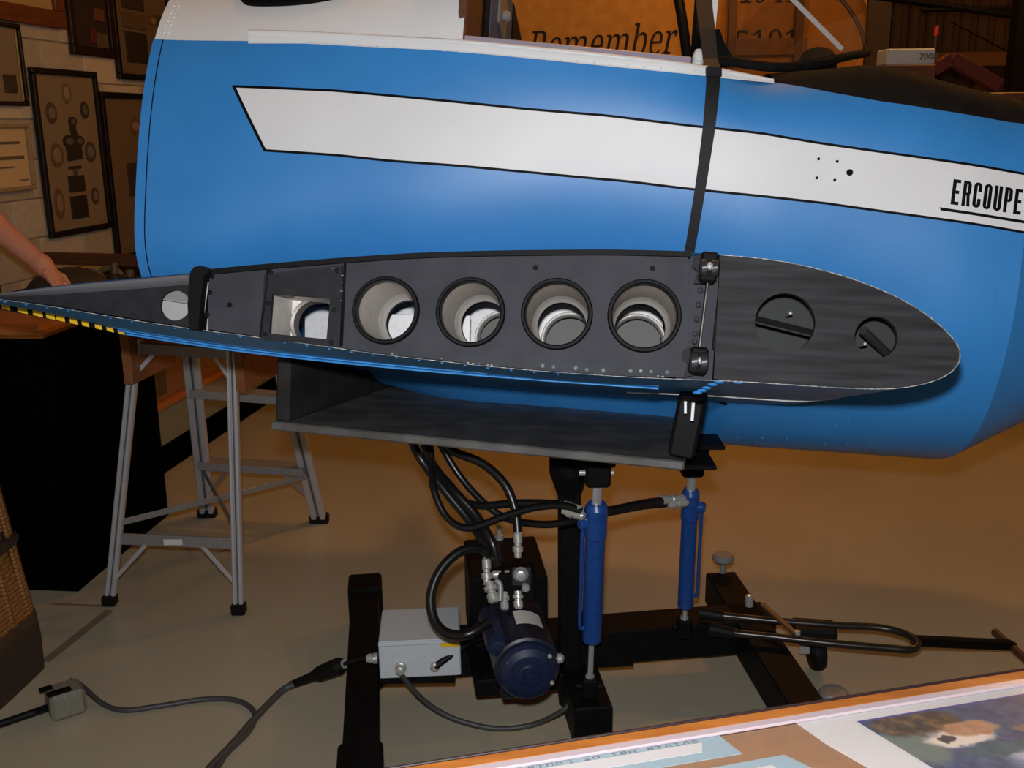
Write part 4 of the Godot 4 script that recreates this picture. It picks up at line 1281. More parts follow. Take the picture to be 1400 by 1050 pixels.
	hose("extension_cord", "thick black cord leaving the outlet box to the left edge", "cord", gl([[64, 968, 0.03], [50, 973, 0.015], [30, 980, 0.011], [0, 990, 0.011], [-40, 1002, 0.011]], 0.011), 0.0105, M.rubber)

# ---------- tow bar lying on the base ----------
func build_tow_bar() -> void:
	var h := 0.195
	var t := thing("tow_bar", "tubular steel tow bar with rubber-tipped fork and T handle on the right base bar", "tow bar", G(1150, 870, 0.0))
	var o := t.position
	var P := func(x, y, hh = h): return G(x, y, hh) - o
	obj("fork", tube(mb(), curve([P.call(968, 840), P.call(1000, 843), P.call(1060, 849), P.call(1140, 855), P.call(1200, 858), P.call(1235, 866), P.call(1254, 878), P.call(1246, 888), P.call(1210, 886), P.call(1140, 880), P.call(1060, 871), P.call(1010, 866), P.call(985, 862)], 6), 0.0105, 12), mat(c8(58, 52, 48), 0.3, 0.6), t)
	for q in [[[956, 838], [990, 842]], [[972, 860], [1004, 866]]]:
		obj("rubber_tip", rod(mb(), P.call(q[0][0], q[0][1]), P.call(q[1][0], q[1][1]), 0.0185, 16, 0.016), M.rubber, t)
	obj("shaft", bar(mb(), P.call(1250, 876, 0.19), P.call(1384, 882, 0.09), 0.028, 0.024), M.steel_black, t)
	obj("handle", rod(mb(), P.call(1360, 864, 0.09), P.call(1410, 908, 0.09), 0.011, 14), mat(c8(90, 62, 46), 0.5, 0.4), t)
	obj("cross_link", bar(mb(), P.call(1042, 826, 0.23), P.call(1092, 870, 0.205), 0.018, 0.008), mat(c8(110, 88, 70), 0.4, 0.6), t)
	obj("pivot_bolt", lathe(mb(), Transform3D(Basis(), P.call(1024, 828, 0.2)), [[0.012, 0], [0.012, 0.03], [0.008, 0.034], [0, 0.035]], 12), M.chrome, t)
	obj("pivot_bolt", lathe(mb(), Transform3D(Basis(), P.call(1090, 868, 0.205)), [[0.009, 0], [0.008, 0.012], [0, 0.013]], 12), M.zinc, t)
	var pad := mb()
	bar(pad, P.call(1082, 858, 0.18), P.call(1143, 862, 0.18), 0.08, 0.03, Vector3.UP, 0.008)
	obj("foot_pad", pad, M.rubber, t)
	obj("support_leg", bar(mb(), P.call(1116, 862, 0.17), P.call(1116, 875, 0.10), 0.02, 0.02), M.steel_black, t)

# ---------- aluminium step ladder with a wooden cap ----------
func build_ladder() -> void:
	var fa := G(151, 826); var fb := G(327, 838)
	var t := thing("step_ladder", "aluminium step ladder standing behind the wing's trailing edge, carrying a wooden box", "ladder", Vector3((fa.x + fb.x) / 2, 0, (fa.z + fb.z) / 2))
	var o := t.position
	var ta := W(187, 462, 3.28); var tb := W(317, 470, 3.22)
	var ba := G(284, 706); var bb := G(437, 714)
	var ca := W(258, 462, 3.62); var cb := W(378, 472, 3.56)
	var rail := func(a: Vector3, b: Vector3, called: String, wide: float):
		var p := a - o; var q := b - o
		var d := (q - p).normalized()
		var rl := obj(called, bar(mb(), p, q, wide, 0.018, d.cross(Vector3.RIGHT)), M.alu, t)
		var gm := mb()
		var nrm := d.cross(Vector3.RIGHT).normalized()
		if nrm.z < 0: nrm = -nrm
		for k in [-1, 1]:
			bar(gm, p + nrm * (0.011) + Vector3(k * wide * 0.3, 0, 0), q + nrm * (0.011) + Vector3(k * wide * 0.3, 0, 0), wide * 0.36, 0.010, nrm, 0.003)
		obj("flange", gm, M.alu, rl)
		obj("groove", bar(mb(), p + nrm * 0.0085, q + nrm * 0.0085, wide * 0.14, 0.004, nrm, 0.0005), mat(c8(80, 80, 84), 0.5), rl)
	rail.call(fa + Vector3(0, 0.01, 0), ta, "rail", 0.034)
	rail.call(fb + Vector3(0, 0.01, 0), tb, "rail", 0.034)
	rail.call(ba + Vector3(0, 0.01, 0), ca, "step_rail", 0.06)
	rail.call(bb + Vector3(0, 0.01, 0), cb, "step_rail", 0.06)
	for f in [fa, fb, ba, bb]:
		obj("foot", bx(mb(), Transform3D(Basis(), f - o + Vector3(0, 0.0165, 0)), Vector3(0.045 if f.z > -3.5 else 0.075, 0.04, 0.045), 0.006), M.rubber, t)
	var on := func(a: Vector3, b: Vector3, y: float): return a.lerp(b, y)
	# cross rail with printed label, top rail
	var k := 0.255
	var xa: Vector3 = fa.lerp(ta, k); var xb: Vector3 = fb.lerp(tb, k + 0.012)
	var cr := obj("cross_rail", bar(mb(), xa - o, xb - o, 0.012, 0.038, Vector3.UP), M.alu_dull, t)
	obj("label", bx(mb(), Transform3D(Basis(), xa.lerp(xb, 0.5) - o + Vector3(0, 0, 0.009)), Vector3(0.078, 0.020, 0.002), 0.0), M.paper, cr)
	obj("top_rail", bar(mb(), fa.lerp(ta, 0.965) - o, fb.lerp(tb, 0.965) - o, 0.02, 0.035, Vector3.UP), M.alu_dull, t)
	var br := mb()
	for s in [[xa.lerp(xb, 0.28), fa.lerp(ta, 0.09)], [xa.lerp(xb, 0.68), fb.lerp(tb, 0.10)], [fa.lerp(ta, 0.95).lerp(fb.lerp(tb, 0.95), 0.2), fa.lerp(ta, 0.86)], [fa.lerp(ta, 0.95).lerp(fb.lerp(tb, 0.95), 0.82), fb.lerp(tb, 0.86)]]:
		obj("brace", bar(mb(), s[0] - o, s[1] - o, 0.014, 0.008, Vector3(0, 0, 1)), M.alu, t)
	# steps between the rear rails
	for y in [0.33, 0.73]:
		var a: Vector3 = ba.lerp(ca, y); var b: Vector3 = bb.lerp(cb, y)
		obj("step", bar(mb(), a - o, b - o, 0.085, 0.03, Vector3.UP), M.alu_dull, t)
	for s in [[0.18, 0.31, 0.25], [0.82, 0.31, 0.75]]:
		var from: Vector3 = ba.lerp(ca, 0.31).lerp(bb.lerp(cb, 0.31), s[2])
		var to: Vector3 = ba.lerp(ca, 0.12) if s[0] < 0.5 else bb.lerp(cb, 0.12)
		obj("step_brace", bar(mb(), from - o, to - o, 0.014, 0.008, Vector3(0, 0, 1)), M.alu_dull, t)
	obj("spreader", bar(mb(), fa.lerp(ta, 0.315) - o, bb.lerp(cb, 0.29) - o, 0.006, 0.022, Vector3.UP), M.alu_dull, t)
	obj("spreader", bar(mb(), fb.lerp(tb, 0.315) - o, ba.lerp(ca, 0.29) - o, 0.006, 0.022, Vector3.UP), M.alu_dull, t)
	# inverted wooden box on the ladder head
	var w := thing("wooden_box", "inverted brown wooden box resting on the ladder top below the wing", "box", t.position + Vector3(0, ta.y, 0))
	var wo := w.position
	var hb := W(183, 526, 3.25).y
	var l0 := G(176, 526, hb); var l1 := G(241, 495, hb)
	var r0 := G(329, 535, hb); var r1 := G(384, 505, hb)
	var hh := ta.y + 0.03 - hb
	for s in [[l0, l1], [r0, r1]]:
		var a: Vector3 = s[0]; var b: Vector3 = s[1]
		b = a + (b - a) * 0.9
		obj("side_board", bar(mb(), a - wo + Vector3(0, hh / 2, 0), b - wo + Vector3(0, hh / 2, 0), 0.03, hh, Vector3.UP, 0.002), M.brown_wood, w)
	var m0 := (l0 + l1) / 2; var m1 := (r0 + r1) / 2
	obj("top_board", bar(mb(), m0 - wo + Vector3(0, hh + 0.009, 0), m1 - wo + Vector3(0, hh + 0.009, 0), (l1 - l0).length() * 0.95, 0.018, Vector3.UP, 0.002), M.brown_wood, w)

# ---------- left side: skirted table, glass case, basket ----------
func build_left() -> void:
	var c0 := G(108, 810); var c1 := G(205, 727)
	var d := (c1 - c0).normalized()
	var side := Vector3(d.z, 0, -d.x)
	if side.x > 0: side = -side
	var dep := 0.72
	var wid := 0.42
	var t := thing("skirted_table", "wood-topped table with floor-length black cloth skirt left of the ladder", "table", c0 + d * dep / 2 + side * wid / 2)
	var b := Basis(-side, Vector3.UP, -d)
	obj("skirt", bx(mb(), Transform3D(b, Vector3(0, 0.449, 0)), Vector3(wid, 0.898, dep), 0.006), M.cloth_black, t)
	obj("tabletop", bx(mb(), Transform3D(b, Vector3(0, 0.923, 0)), Vector3(wid + 0.04, 0.048, dep + 0.1), 0.018), M.orange_wood, t)
	# saddle-like dark leather cushion at the back of the table
	var cu := mb()
	var prof := []
	for k in 11: prof.append([0.16 * cos(PI / 2 * k / 10.0), 0.105 * sin(PI / 2 * k / 10.0)])
	lathe(cu, Transform3D(Basis().scaled(Vector3(1.0, 1, 0.9)), c0 + d * 0.52 + side * 0.20 + Vector3(0, 0.948, 0)), prof, 28, true)
	tag(obj("leather_cushion", cu, M.leather), "dark rounded leather cushion on the skirted table beside the visitor's hand", "cushion")
	# glass display case along the left wall
	var q0 := G(206, 661); var q1 := G(374, 547)
	var cd := (q1 - q0).normalized()
	var cs := Vector3(cd.z, 0, -cd.x)
	if cs.x > 0: cs = -cs
	var L := 4.2
	var Wd := 0.80
	q0 = q0 - cd * 0.1
	var k := thing("display_case", "long low museum case with glass sides along the left wall behind the ladder", "display case", q0 + cd * L / 2 + cs * Wd / 2)
	var kb := Basis(-cs, Vector3.UP, -cd)
	if kb.determinant() < 0: kb = Basis(-cs, Vector3.UP, cd)
	var Bx := func(called, at, size, m, bevel = 0.004): return obj(called, bx(mb(), Transform3D(kb, kb * at), size, bevel), m, k)
	Bx.call("toe_kick", Vector3(0, 0.065, 0), Vector3(Wd, 0.13, L), M.cloth_black)
	Bx.call("base_panel", Vector3(0.0, 0.215, 0), Vector3(Wd, 0.17, L), mat(c8(120, 122, 108), 0.6))
	Bx.call("sill", Vector3(0, 0.315, 0), Vector3(Wd + 0.03, 0.03, L + 0.03), M.orange_wood)
	for sx in [-1, 1]:
		Bx.call("top_rail", Vector3(sx * (Wd / 2 - 0.02), 0.765, 0), Vector3(0.04, 0.04, L), M.dark_wood)
		for zz in [-0.5, -0.17, 0.17, 0.5]:
			Bx.call("post", Vector3(sx * (Wd / 2 - 0.02), 0.54, zz * (L - 0.04)), Vector3(0.035, 0.43, 0.035), M.brown_wood)
		Bx.call("glass_pane", Vector3(sx * (Wd / 2 - 0.02), 0.54, 0), Vector3(0.005, 0.41, L - 0.08), M.glass)
		Bx.call("end_rail", Vector3(0, 0.765, sx * (L / 2 - 0.02)), Vector3(Wd, 0.04, 0.04), M.dark_wood)
		Bx.call("end_glass", Vector3(0, 0.54, sx * (L / 2 - 0.02)), Vector3(Wd - 0.08, 0.41, 0.005), M.glass)
	Bx.call("case_top", Vector3(0, 0.796, 0), Vector3(Wd, 0.022, L), dull(mat(c8(44, 30, 20), 0.9), 0.1))
	Bx.call("back_cloth", Vector3(-Wd / 2 + 0.05, 0.54, 0), Vector3(0.02, 0.42, L - 0.1), M.cloth_black)
	# exhibits inside the case
	var near := k.position - cd * (L / 2)
	var P := func(a: float, s: float, h: float): return near + cd * a - cs * s + Vector3(0, h, 0)
	var bkm := mat(c8(206, 200, 186), 0.7)
	var bo := P.call(0.35, 0.26, 0.331)
	var shelf := mb()
	bx(shelf, Transform3D(kb, P.call(0.30, 0.24, 0.47)), Vector3(0.22, 0.02, 0.3), 0.002)
	for s in [-1, 1]: bx(shelf, Transform3D(kb, P.call(0.30, 0.24 + s * 0.09, 0.395)), Vector3(0.02, 0.13, 0.28), 0.002)
	tag(obj("display_stand", shelf, M.black), "small black stand inside the glass case holding white books", "stand")
	for i in 2:
		var bt := thing("book", ["lower", "upper"][i] + " white book lying on the black stand in the glass case", "book", P.call(0.26, 0.24, 0.481 + 0.021 * i), 0, "white books in the glass case")
		obj("pages", bx(mb(), Transform3D(kb, Vector3(0, 0.010, 0)), Vector3(0.185, 0.014, 0.24), 0.001), bkm, bt)
		for s in [0.0015, 0.0185]: obj("cover", bx(mb(), Transform3D(kb, Vector3(0, s, 0)), Vector3(0.19, 0.003, 0.245), 0.001), bkm, bt)
	tag(obj("vase", lathe(mb(), Transform3D(Basis(), P.call(0.45, 0.22, 0.524)), [[0, 0], [0.035, 0], [0.05, 0.06], [0.035, 0.13], [0.022, 0.16], [0.028, 0.18], [0.02, 0.178]], 22, true), mat(c8(196, 150, 84), 0.5)), "pale tan rounded jar on the books inside the glass case", "vase")
	# things standing on the case: harness hoops, old engine parts, a wooden rail behind them
	var tan_dull := mat(c8(96, 84, 62), 0.6)
	var hoop := thing("harness_hoops", "dull tan hoops of an old harness on top of the museum case", "harness", Vector3(W(128, 380, 4.55).x, 0.808, W(128, 380, 4.55).z))
	for i in 2:
		var ring := []
		for a in 17: ring.append(Vector3(0.075 * cos(PI * a / 16.0) + 0.05 * i, 0.02 + 0.115 * sin(PI * a / 16.0), 0.03 - 0.09 * i))
		obj("hoop", tube(mb(), ring, 0.014, 8), tan_dull, hoop)
	obj("hoop_base", bx(mb(), Transform3D(Basis(), Vector3(0.03, 0.012, 0)), Vector3(0.24, 0.024, 0.16), 0.006), M.dark_wood, hoop)
	for i in 3:
		var ep := W([84, 158, 178][i], 380, 4.5 + 0.1 * (i % 2))
		var en := thing("engine_part", ["dark finned engine part on the case nearest the visitor's wrist", "tallest dark finned engine part on the case, beside the hoops", "dark finned engine part on the case next to the fuselage edge"][i], "engine part", Vector3(ep.x, 0.808, ep.z))
		var pf := [[0, 0], [0.05, 0]]
		for f in 5: pf.append_array([[0.05, 0.012 + 0.02 * f], [0.04, 0.014 + 0.02 * f], [0.04, 0.022 + 0.02 * f], [0.05, 0.024 + 0.02 * f]])
		pf.append([0.0, 0.112])
		obj("fins", lathe(mb(), Transform3D(), pf, 20), mat(c8(60, 48, 36), 0.5, 0.2), en)
		obj("stud", rod(mb(), Vector3(0, 0.11, 0), Vector3(0, 0.14 + 0.02 * (i % 2), 0), 0.018, 12), mat(c8(92, 78, 56), 0.5, 0.2), en)
	var ra := W(40, 352, 4.95); var rb := W(215, 356, 4.75)
	rb.y = ra.y
	var rt := thing("wooden_rail", "brown wooden rail on posts standing on the museum case under the pictures", "rail", Vector3((ra.x + rb.x) / 2, 0.808, (ra.z + rb.z) / 2))
	obj("plank", bar(mb(), ra - rt.position, rb - rt.position, 0.04, 0.055), M.dark_wood, rt)
	for e in [0.1, 0.9]:
		var q := ra.lerp(rb, e) - rt.position
		obj("post", box(Vector3(q.x, (q.y - 0.02) / 2, q.z), Vector3(0.03, q.y - 0.02, 0.03), 0.003), M.dark_wood, rt)
	basket()
func basket() -> void:
	# wicker basket: the right side runs nearly along the line of sight
	var f := G(62, 908)
	var n := G(0, 966)
	var d := (n - f).normalized()
	var into := Vector3(-absf(d.z), 0, d.x * signf(d.z))
	var c := f + d * 0.36 + into * 0.30
	var t := thing("wicker_basket", "tall brown wicker basket with leather-bound foot at the left edge", "basket", Vector3(c.x, 0, c.z))
	var o := t.position
	var ring := func(h: float, grow: float):
		var out := []
		var hx := 0.30 + grow; var hz := 0.36 + grow
		var rc := 0.05
		for cr in 4:
			var sx: float = [1, -1, -1, 1][cr]; var sz: float = [1, 1, -1, -1][cr]
			for k in 6:
				var a := PI / 2 * (cr + k / 5.0)
				var lx := sx * (hx - rc) + rc * cos(a); var lz := sz * (hz - rc) + rc * sin(a)
				out.append(c * Vector3(1, 0, 1) - o - into * lx + d * lz + Vector3(0, h, 0))
		out.append(out[0])
		return out
	var body := []
	for k in 13:
		var h := lerpf(0.17, 1.05, k / 12.0)
		body.append(ring.call(h, -0.005 - 0.075 * (h - 0.17) + 0.012 * sin(h * 9)))
	var wk := mat(Color.WHITE, 0.6)
	var im := Image.create(128, 128, false, Image.FORMAT_RGB8)
	var hm := Image.create(128, 128, false, Image.FORMAT_RGB8)
	var rng := RandomNumberGenerator.new()
	rng.seed = 9
	for y in 128:
		for x in 128:
			var cell := x / 16; var row := y / 8
			var ph := (cell + row) % 2
			var u := (x % 16) / 16.0; var v := (y % 8) / 8.0
			var hgt := sin(PI * v) * (0.35 + 0.65 * absf(sin(PI * (u * 0.5 + 0.5 * ph))))
			hm.set_pixel(x, y, Color(hgt, hgt, hgt))
			var tone := 0.85 + 0.15 * rng.randf() + 0.1 * ((row * 7 + cell * 3) % 5) / 5.0
			im.set_pixel(x, y, Color(0.55 * tone, 0.37 * tone, 0.17 * tone))
	wk.albedo_texture = ImageTexture.create_from_image(im)
	wk.heightmap_enabled = true
	wk.heightmap_texture = ImageTexture.create_from_image(hm)
	wk.heightmap_scale = 0.5
	wk.uv1_triplanar = true
	wk.uv1_scale = Vector3(5, 5, 5)
	obj("wicker_body", grid(mb(), body), wk, t)
	for h in [0.42, 0.72]:
		var rp := []
		for p in ring.call(h, 0.006 - 0.075 * (h - 0.17)): rp.append(p)
		obj("woven_band", tube(mb(), rp, 0.016, 8), M.leather, t)
	# upright canes standing proud of the weave
	var cn := mb()
	var lo: Array = ring.call(0.19, 0.002); var hi: Array = ring.call(1.04, 0.002 - 0.075 * 0.87)
	for i in lo.size() - 1:
		for s in (8 if (i % 6) == 5 else 1):
			var a: Vector3 = lo[i].lerp(lo[i + 1], s / 8.0); var b: Vector3 = hi[i].lerp(hi[i + 1], s / 8.0)
			tube(cn, [a, a.lerp(b, 0.5), b], 0.007, 6)
	obj("canes", cn, wk, t).set_meta("kind", "stuff")
	obj("leather_foot", grid(mb(), [ring.call(0.0, 0.012), ring.call(0.1, 0.014), ring.call(0.185, 0.010), ring.call(0.187, 0.0)]), M.leather, t)
	obj("rim", tube(mb(), ring.call(1.05, -0.06), 0.03, 10), M.leather, t)

# ---------- pictures on the left wall ----------
func picture(label: String, cat: String, x: Array, y: Array, border: float, fm: Material, mount: Material, items: Array, group := "framed displays on the left wall") -> void:
	# x: pixels of left and right edge midpoints, y: pixels of top and bottom edge midpoints
	var l := on_wall(x[0], x[1]); var r := on_wall(x[2], x[3])
	var tp := on_wall(y[0], y[1]).y; var bt := on_wall(y[2], y[3]).y
	var w := r.x - l.x; var h := tp - bt
	var b := wall_basis()
	var at := wall_o + wall_u * (l.x + r.x) / 2 + wall_n * 0.004
	var t := thing("picture_frame", label, cat, Vector3(at.x, bt, at.z), 0, group)
	t.basis = b
	var fr := mb()
	for e in [[Vector3(0, border / 2, 0), Vector3(w, border, 0.03)], [Vector3(0, h - border / 2, 0), Vector3(w, border, 0.03)], [Vector3(-w / 2 + border / 2, h / 2, 0), Vector3(border, h - 2 * border, 0.03)], [Vector3(w / 2 - border / 2, h / 2, 0), Vector3(border, h - 2 * border, 0.03)]]:
		bx(fr, Transform3D(Basis(), e[0] + Vector3(0, 0, 0.015)), e[1], 0.005)
	obj("frame", fr, fm, t)
	obj("mount", bx(mb(), Transform3D(Basis(), Vector3(0, h / 2, 0.008)), Vector3(w - border * 1.8, h - border * 1.8, 0.006), 0.0), mount, t)
	for it in items: # [kind, u, v, width, height, colour]
		var c := Vector3((it[1] - 0.5) * w, it[2] * h, 0.011)
		var m := mat(it[5], 0.6)
		if it[0] == "oval":
			var st := lathe(mb(), Transform3D(Basis(Vector3(it[3] * w / 2, 0, 0), Vector3(0, 0, 1), Vector3(0, -it[4] * h / 2, 0)), c), [[1, 0], [0.95, 0.006], [0.0, 0.007]], 22)
			obj("badge", st, m, t)
			obj("badge_centre", lathe(mb(), Transform3D(Basis(Vector3(it[3] * w / 3.4, 0, 0), Vector3(0, 0, 1), Vector3(0, -it[4] * h / 3.4, 0)), c + Vector3(0, 0, 0.006)), [[1, 0], [0.9, 0.003], [0.0, 0.003]], 18), mat(it[5].lightened(0.22), 0.6), t)
		else:
			obj(it[0], bx(mb(), Transform3D(Basis(Vector3.BACK, it[6] if it.size() > 6 else 0.0), c + Vector3(0, 0, 0.004)), Vector3(it[3] * w, it[4] * h, 0.008), 0.002), m, t)
func build_pictures() -> void:
	var bf := mat(c8(18, 15, 13), 0.35)
	var rf := wood(c8(92, 48, 26), c8(120, 66, 36), Vector3(1, 6, 6), 0.4, 15)
	var tan_m := mat(c8(136, 120, 94), 0.8)
	var dk := c8(44, 38, 34)
	picture("tall black frame of badges around a dark group photograph, fully visible left of the aircraft", "picture", [50, 210, 137, 204], [80, 95, 106, 319], 0.032, bf, tan_m, [
		["oval", 0.5, 0.86, 0.15, 0.13, c8(118, 98, 70)], ["oval", 0.24, 0.74, 0.16, 0.13, c8(86, 70, 50)], ["oval", 0.76, 0.76, 0.13, 0.11, c8(50, 44, 38)],
		["photograph", 0.52, 0.51, 0.24, 0.11, dk, 0.06], ["oval", 0.46, 0.57, 0.2, 0.08, dk], ["oval", 0.62, 0.57, 0.16, 0.07, dk], ["photograph", 0.54, 0.64, 0.09, 0.12, dk, 0.2], ["oval", 0.55, 0.69, 0.13, 0.06, dk], ["oval", 0.25, 0.49, 0.2, 0.15, c8(104, 88, 64)], ["oval", 0.78, 0.50, 0.18, 0.13, c8(78, 70, 54)],
		["medal_bar", 0.5, 0.41, 0.2, 0.018, dk], ["medal_ribbon", 0.5, 0.375, 0.06, 0.06, c8(88, 74, 56)], ["photograph", 0.5, 0.31, 0.25, 0.10, c8(38, 34, 30)], ["photograph", 0.5, 0.165, 0.26, 0.14, c8(36, 32, 30)],
		["oval", 0.2, 0.2, 0.15, 0.19, c8(110, 82, 56)], ["oval", 0.78, 0.22, 0.13, 0.11, c8(84, 66, 48)]])
	picture("black frame with gold inner edge cut by the left edge of view", "picture", [-30, 85, 27, 90], [10, 32, 14, 145], 0.022, bf, tan_m, [["inner_edge", 0.9, 0.5, 0.03, 0.86, c8(168, 148, 84)], ["photograph", 0.62, 0.27, 0.3, 0.22, c8(60, 48, 40)]])
	picture("brown wooden frame hanging high at the upper left corner", "picture", [-40, 0, 80, 0], [40, -110, 30, 33], 0.09, rf, mat(c8(176, 150, 96), 0.8), [["photograph", 0.5, 0.55, 0.6, 0.5, c8(120, 104, 76)]])
	picture("pale certificate in a thin light frame below the gold-edged frame", "certificate", [-34, 215, 38, 214], [8, 169, 12, 262], 0.022, mat(c8(160, 138, 104), 0.6), mat(c8(206, 184, 140), 0.8), [["text_line", 0.6, 0.72, 0.4, 0.035, c8(110, 92, 70)], ["text_line", 0.6, 0.5, 0.5, 0.05, c8(110, 92, 70)], ["text_line", 0.5, 0.36, 0.3, 0.02, c8(130, 110, 84)], ["text_line", 0.8, 0.16, 0.16, 0.02, c8(130, 110, 84)]])
	picture("dark reddish shadow box at the top beside the tall frames", "picture", [88, 20, 148, 20], [118, -70, 120, 77], 0.05, mat(c8(34, 16, 13), 0.4), mat(c8(46, 30, 24), 0.8), [["oval", 0.55, 0.62, 0.2, 0.2, c8(104, 40, 34)], ["photograph", 0.7, 0.40, 0.22, 0.12, c8(104, 62, 34)], ["photograph", 0.52, 0.2, 0.12, 0.15, c8(90, 30, 24)], ["photograph", 0.72, 0.16, 0.25, 0.14, c8(90, 76, 58)]])
	picture("tall black frame of dark photographs touching the upper edge of view next to the tail", "picture", [150, 30, 228, 28], [188, -60, 186, 110], 0.035, bf, mat(c8(104, 86, 62), 0.8), [["photograph", 0.36, 0.26, 0.36, 0.24, c8(40, 32, 26)], ["photograph", 0.36, 0.47, 0.4, 0.12, c8(92, 74, 52)], ["photograph", 0.36, 0.66, 0.36, 0.2, c8(52, 40, 30)], ["oval", 0.68, 0.5, 0.16, 0.09, c8(110, 64, 40)], ["photograph", 0.84, 0.5, 0.2, 0.1, c8(66, 66, 50)]])
	picture("black frame half hidden behind the fuselage's rear edge", "picture", [143, 235, 236, 222], [188, 128, 190, 350], 0.035, bf, mat(c8(110, 92, 68), 0.8), [["photograph", 0.44, 0.48, 0.34, 0.2, c8(56, 46, 36)], ["oval", 0.45, 0.8, 0.18, 0.1, c8(110, 78, 54)], ["photograph", 0.5, 0.18, 0.22, 0.18, c8(60, 46, 34)]])

# ---------- far side of the hall ----------
func build_far() -> void:
	var z := -8.0
	var at := func(px: float, py: float, zz: float): # point on the plane z = zz
		var d := sight(px, py)
		return cam_xf.origin + d * (zz / d.z)
	# tan partition with lettering
	var pl: Vector3 = at.call(640, 0, z); var pr: Vector3 = at.call(1187, 0, z)
	var tan_wall := noisy(c8(178, 118, 44), 0.08, 0.01, 1.0, 0.8)
	struct("wall_partition", box(Vector3((pl.x + pr.x) / 2, 1.6, z - 0.06), Vector3(pr.x - pl.x, 3.2, 0.1), 0.004), tan_wall)
	struct("trim_2", box(Vector3(pr.x + 0.09, 1.6, z - 0.06), Vector3(0.18, 3.2, 0.14), 0.006), mat(c8(40, 26, 16), 0.6))
	var b: Vector3 = at.call(716, 62, z); var e: Vector3 = at.call(942, 76, z)
	var s := thing("wall_sign", "tan wall board with large black italic lettering beginning with Remember", "sign", Vector3((b.x + e.x) / 2 - 0.05, 1.4, z + 0.005))
	var bw := 1.62
	obj("board", bx(mb(), Transform3D(Basis(), Vector3(0.0, 0.62, 0.01)), Vector3(bw, 1.25, 0.02), 0.004), noisy(c8(198, 140, 50), 0.1, 0.012, 1.2, 0.7, 0.0, 41), s)
	var tm := text_mesh("Remember", 0.3, 0.004, true, "Droid Serif", 400)
	var ab := tm.get_aabb()
	var cap: Vector3 = at.call(735, 42, z + 0.02); var base: Vector3 = at.call(735, 86, z + 0.02)
	var ky := (cap.y - base.y) / (ab.size.y * 0.95)
	var t0: Vector3 = at.call(722, 76, z + 0.02); var t1: Vector3 = at.call(926, 76, z + 0.02)
	var kx := (t1.x - t0.x) / (ab.size.x * 1.03)
	var lt := mb()
	lt.append_from(tm, 0, Transform3D(Basis(Vector3(kx, 0, 0), Vector3(ky * 0.22, ky, 0), Vector3(0, 0, 1)), Vector3((t0.x + t1.x) / 2 - s.position.x, base.y - s.position.y - ab.position.y * ky + 0.022, 0.022)) * Transform3D(Basis(Vector3.BACK, 0.03), Vector3.ZERO))
	obj("lettering", lt, mat(c8(20, 14, 8), 0.8), s, false)
	# second board with old-style numerals behind a rail
	var n0: Vector3 = at.call(1003, 40, z); var n1: Vector3 = at.call(1093, 40, z)
	var nb := thing("notice_board", "brown board with black numerals seen through the windscreen", "sign", Vector3((n0.x + n1.x) / 2, 1.4, z + 0.005))
	var nw := n1.x - n0.x
	obj("board", bx(mb(), Transform3D(Basis(), Vector3(0, 0.6, 0.008)), Vector3(nw + 0.12, 1.3, 0.016), 0.004), noisy(c8(150, 98, 40), 0.08, 0.012, 1.2, 0.8, 0.0, 43), nb)
	for q in [["5101", 57.0, 84.0], ["1941", -10.0, 78.0]]:
		var m2 := text_mesh(q[0], 0.2, 0.004, false, "Droid Serif", 400)
		var c: Vector3 = at.call(1045, q[1], z + 0.02)
		var w2: float = at.call(1045 + q[2] / 2, q[1], z).x - at.call(1045 - q[2] / 2, q[1], z).x
		var k2 := w2 / maxf(m2.get_aabb().size.x, 0.01)
		inst("numerals", m2, mat(c8(26, 18, 10), 0.8), nb, Transform3D(Basis().scaled(Vector3(k2, k2, 1)), Vector3(0, c.y - nb.position.y, 0.018)))
	var rl: Vector3 = at.call(1045, 54.5, z + 0.03)
	obj("lower_rail", bx(mb(), Transform3D(Basis(), Vector3(0, rl.y - nb.position.y - 0.05, 0.03)), Vector3(nw + 0.1, 0.12, 0.03), 0.004), noisy(c8(120, 82, 42), 0.08, 0.012, 1.2, 0.8, 0.0, 44), nb)
	for px in [999, 1090]:
		var p: Vector3 = at.call(px, 40, z)
		obj("upright", bx(mb(), Transform3D(Basis(), Vector3(p.x - nb.position.x, 0.6, 0.03)), Vector3(0.06, 1.3, 0.04), 0.004), mat(c8(92, 62, 36), 0.7), nb)
	# dark corrugated hall wall on the right
	var cw := mb()
	var x0: float = at.call(1190, 50, -10.0).x
	flat(cw)
	var xx := x0 - 0.4
	while xx < 7.2:
		bx(cw, Transform3D(Basis(), Vector3(xx, 2.0, -10.0)), Vector3(0.10, 4.0, 0.05), 0.02)
		xx += 0.16
	bx(cw, Transform3D(Basis(), Vector3((x0 + 7.2) / 2, 2.0, -10.06)), Vector3(7.2 - x0 + 0.8, 4.0, 0.05), 0.0)
	struct("wall_corrugated", cw, mat(c8(84, 56, 24), 0.7))
	# shelf with white binder, red-capped rod, tan ledge, red propeller-like blade
	var sh: Vector3 = at.call(1240, 130, -6.0)
	var tb := thing("work_table", "dark work table standing behind the aircraft nose", "table", Vector3(at.call(1310, 92, -6.0).x, 0, -6.0))
	var ty := sh.y
	obj("tabletop", bx(mb(), Transform3D(Basis(), Vector3(0, ty - 0.02, 0)), Vector3(1.5, 0.04, 0.7), 0.004), M.dark_wood, tb)
	for sx in [-0.7, 0.7]:
		for sz in [-0.3, 0.3]: obj("leg", bx(mb(), Transform3D(Basis(), Vector3(sx, (ty - 0.04) / 2, sz)), Vector3(0.05, ty - 0.04, 0.05), 0.004), M.dark_wood, tb)
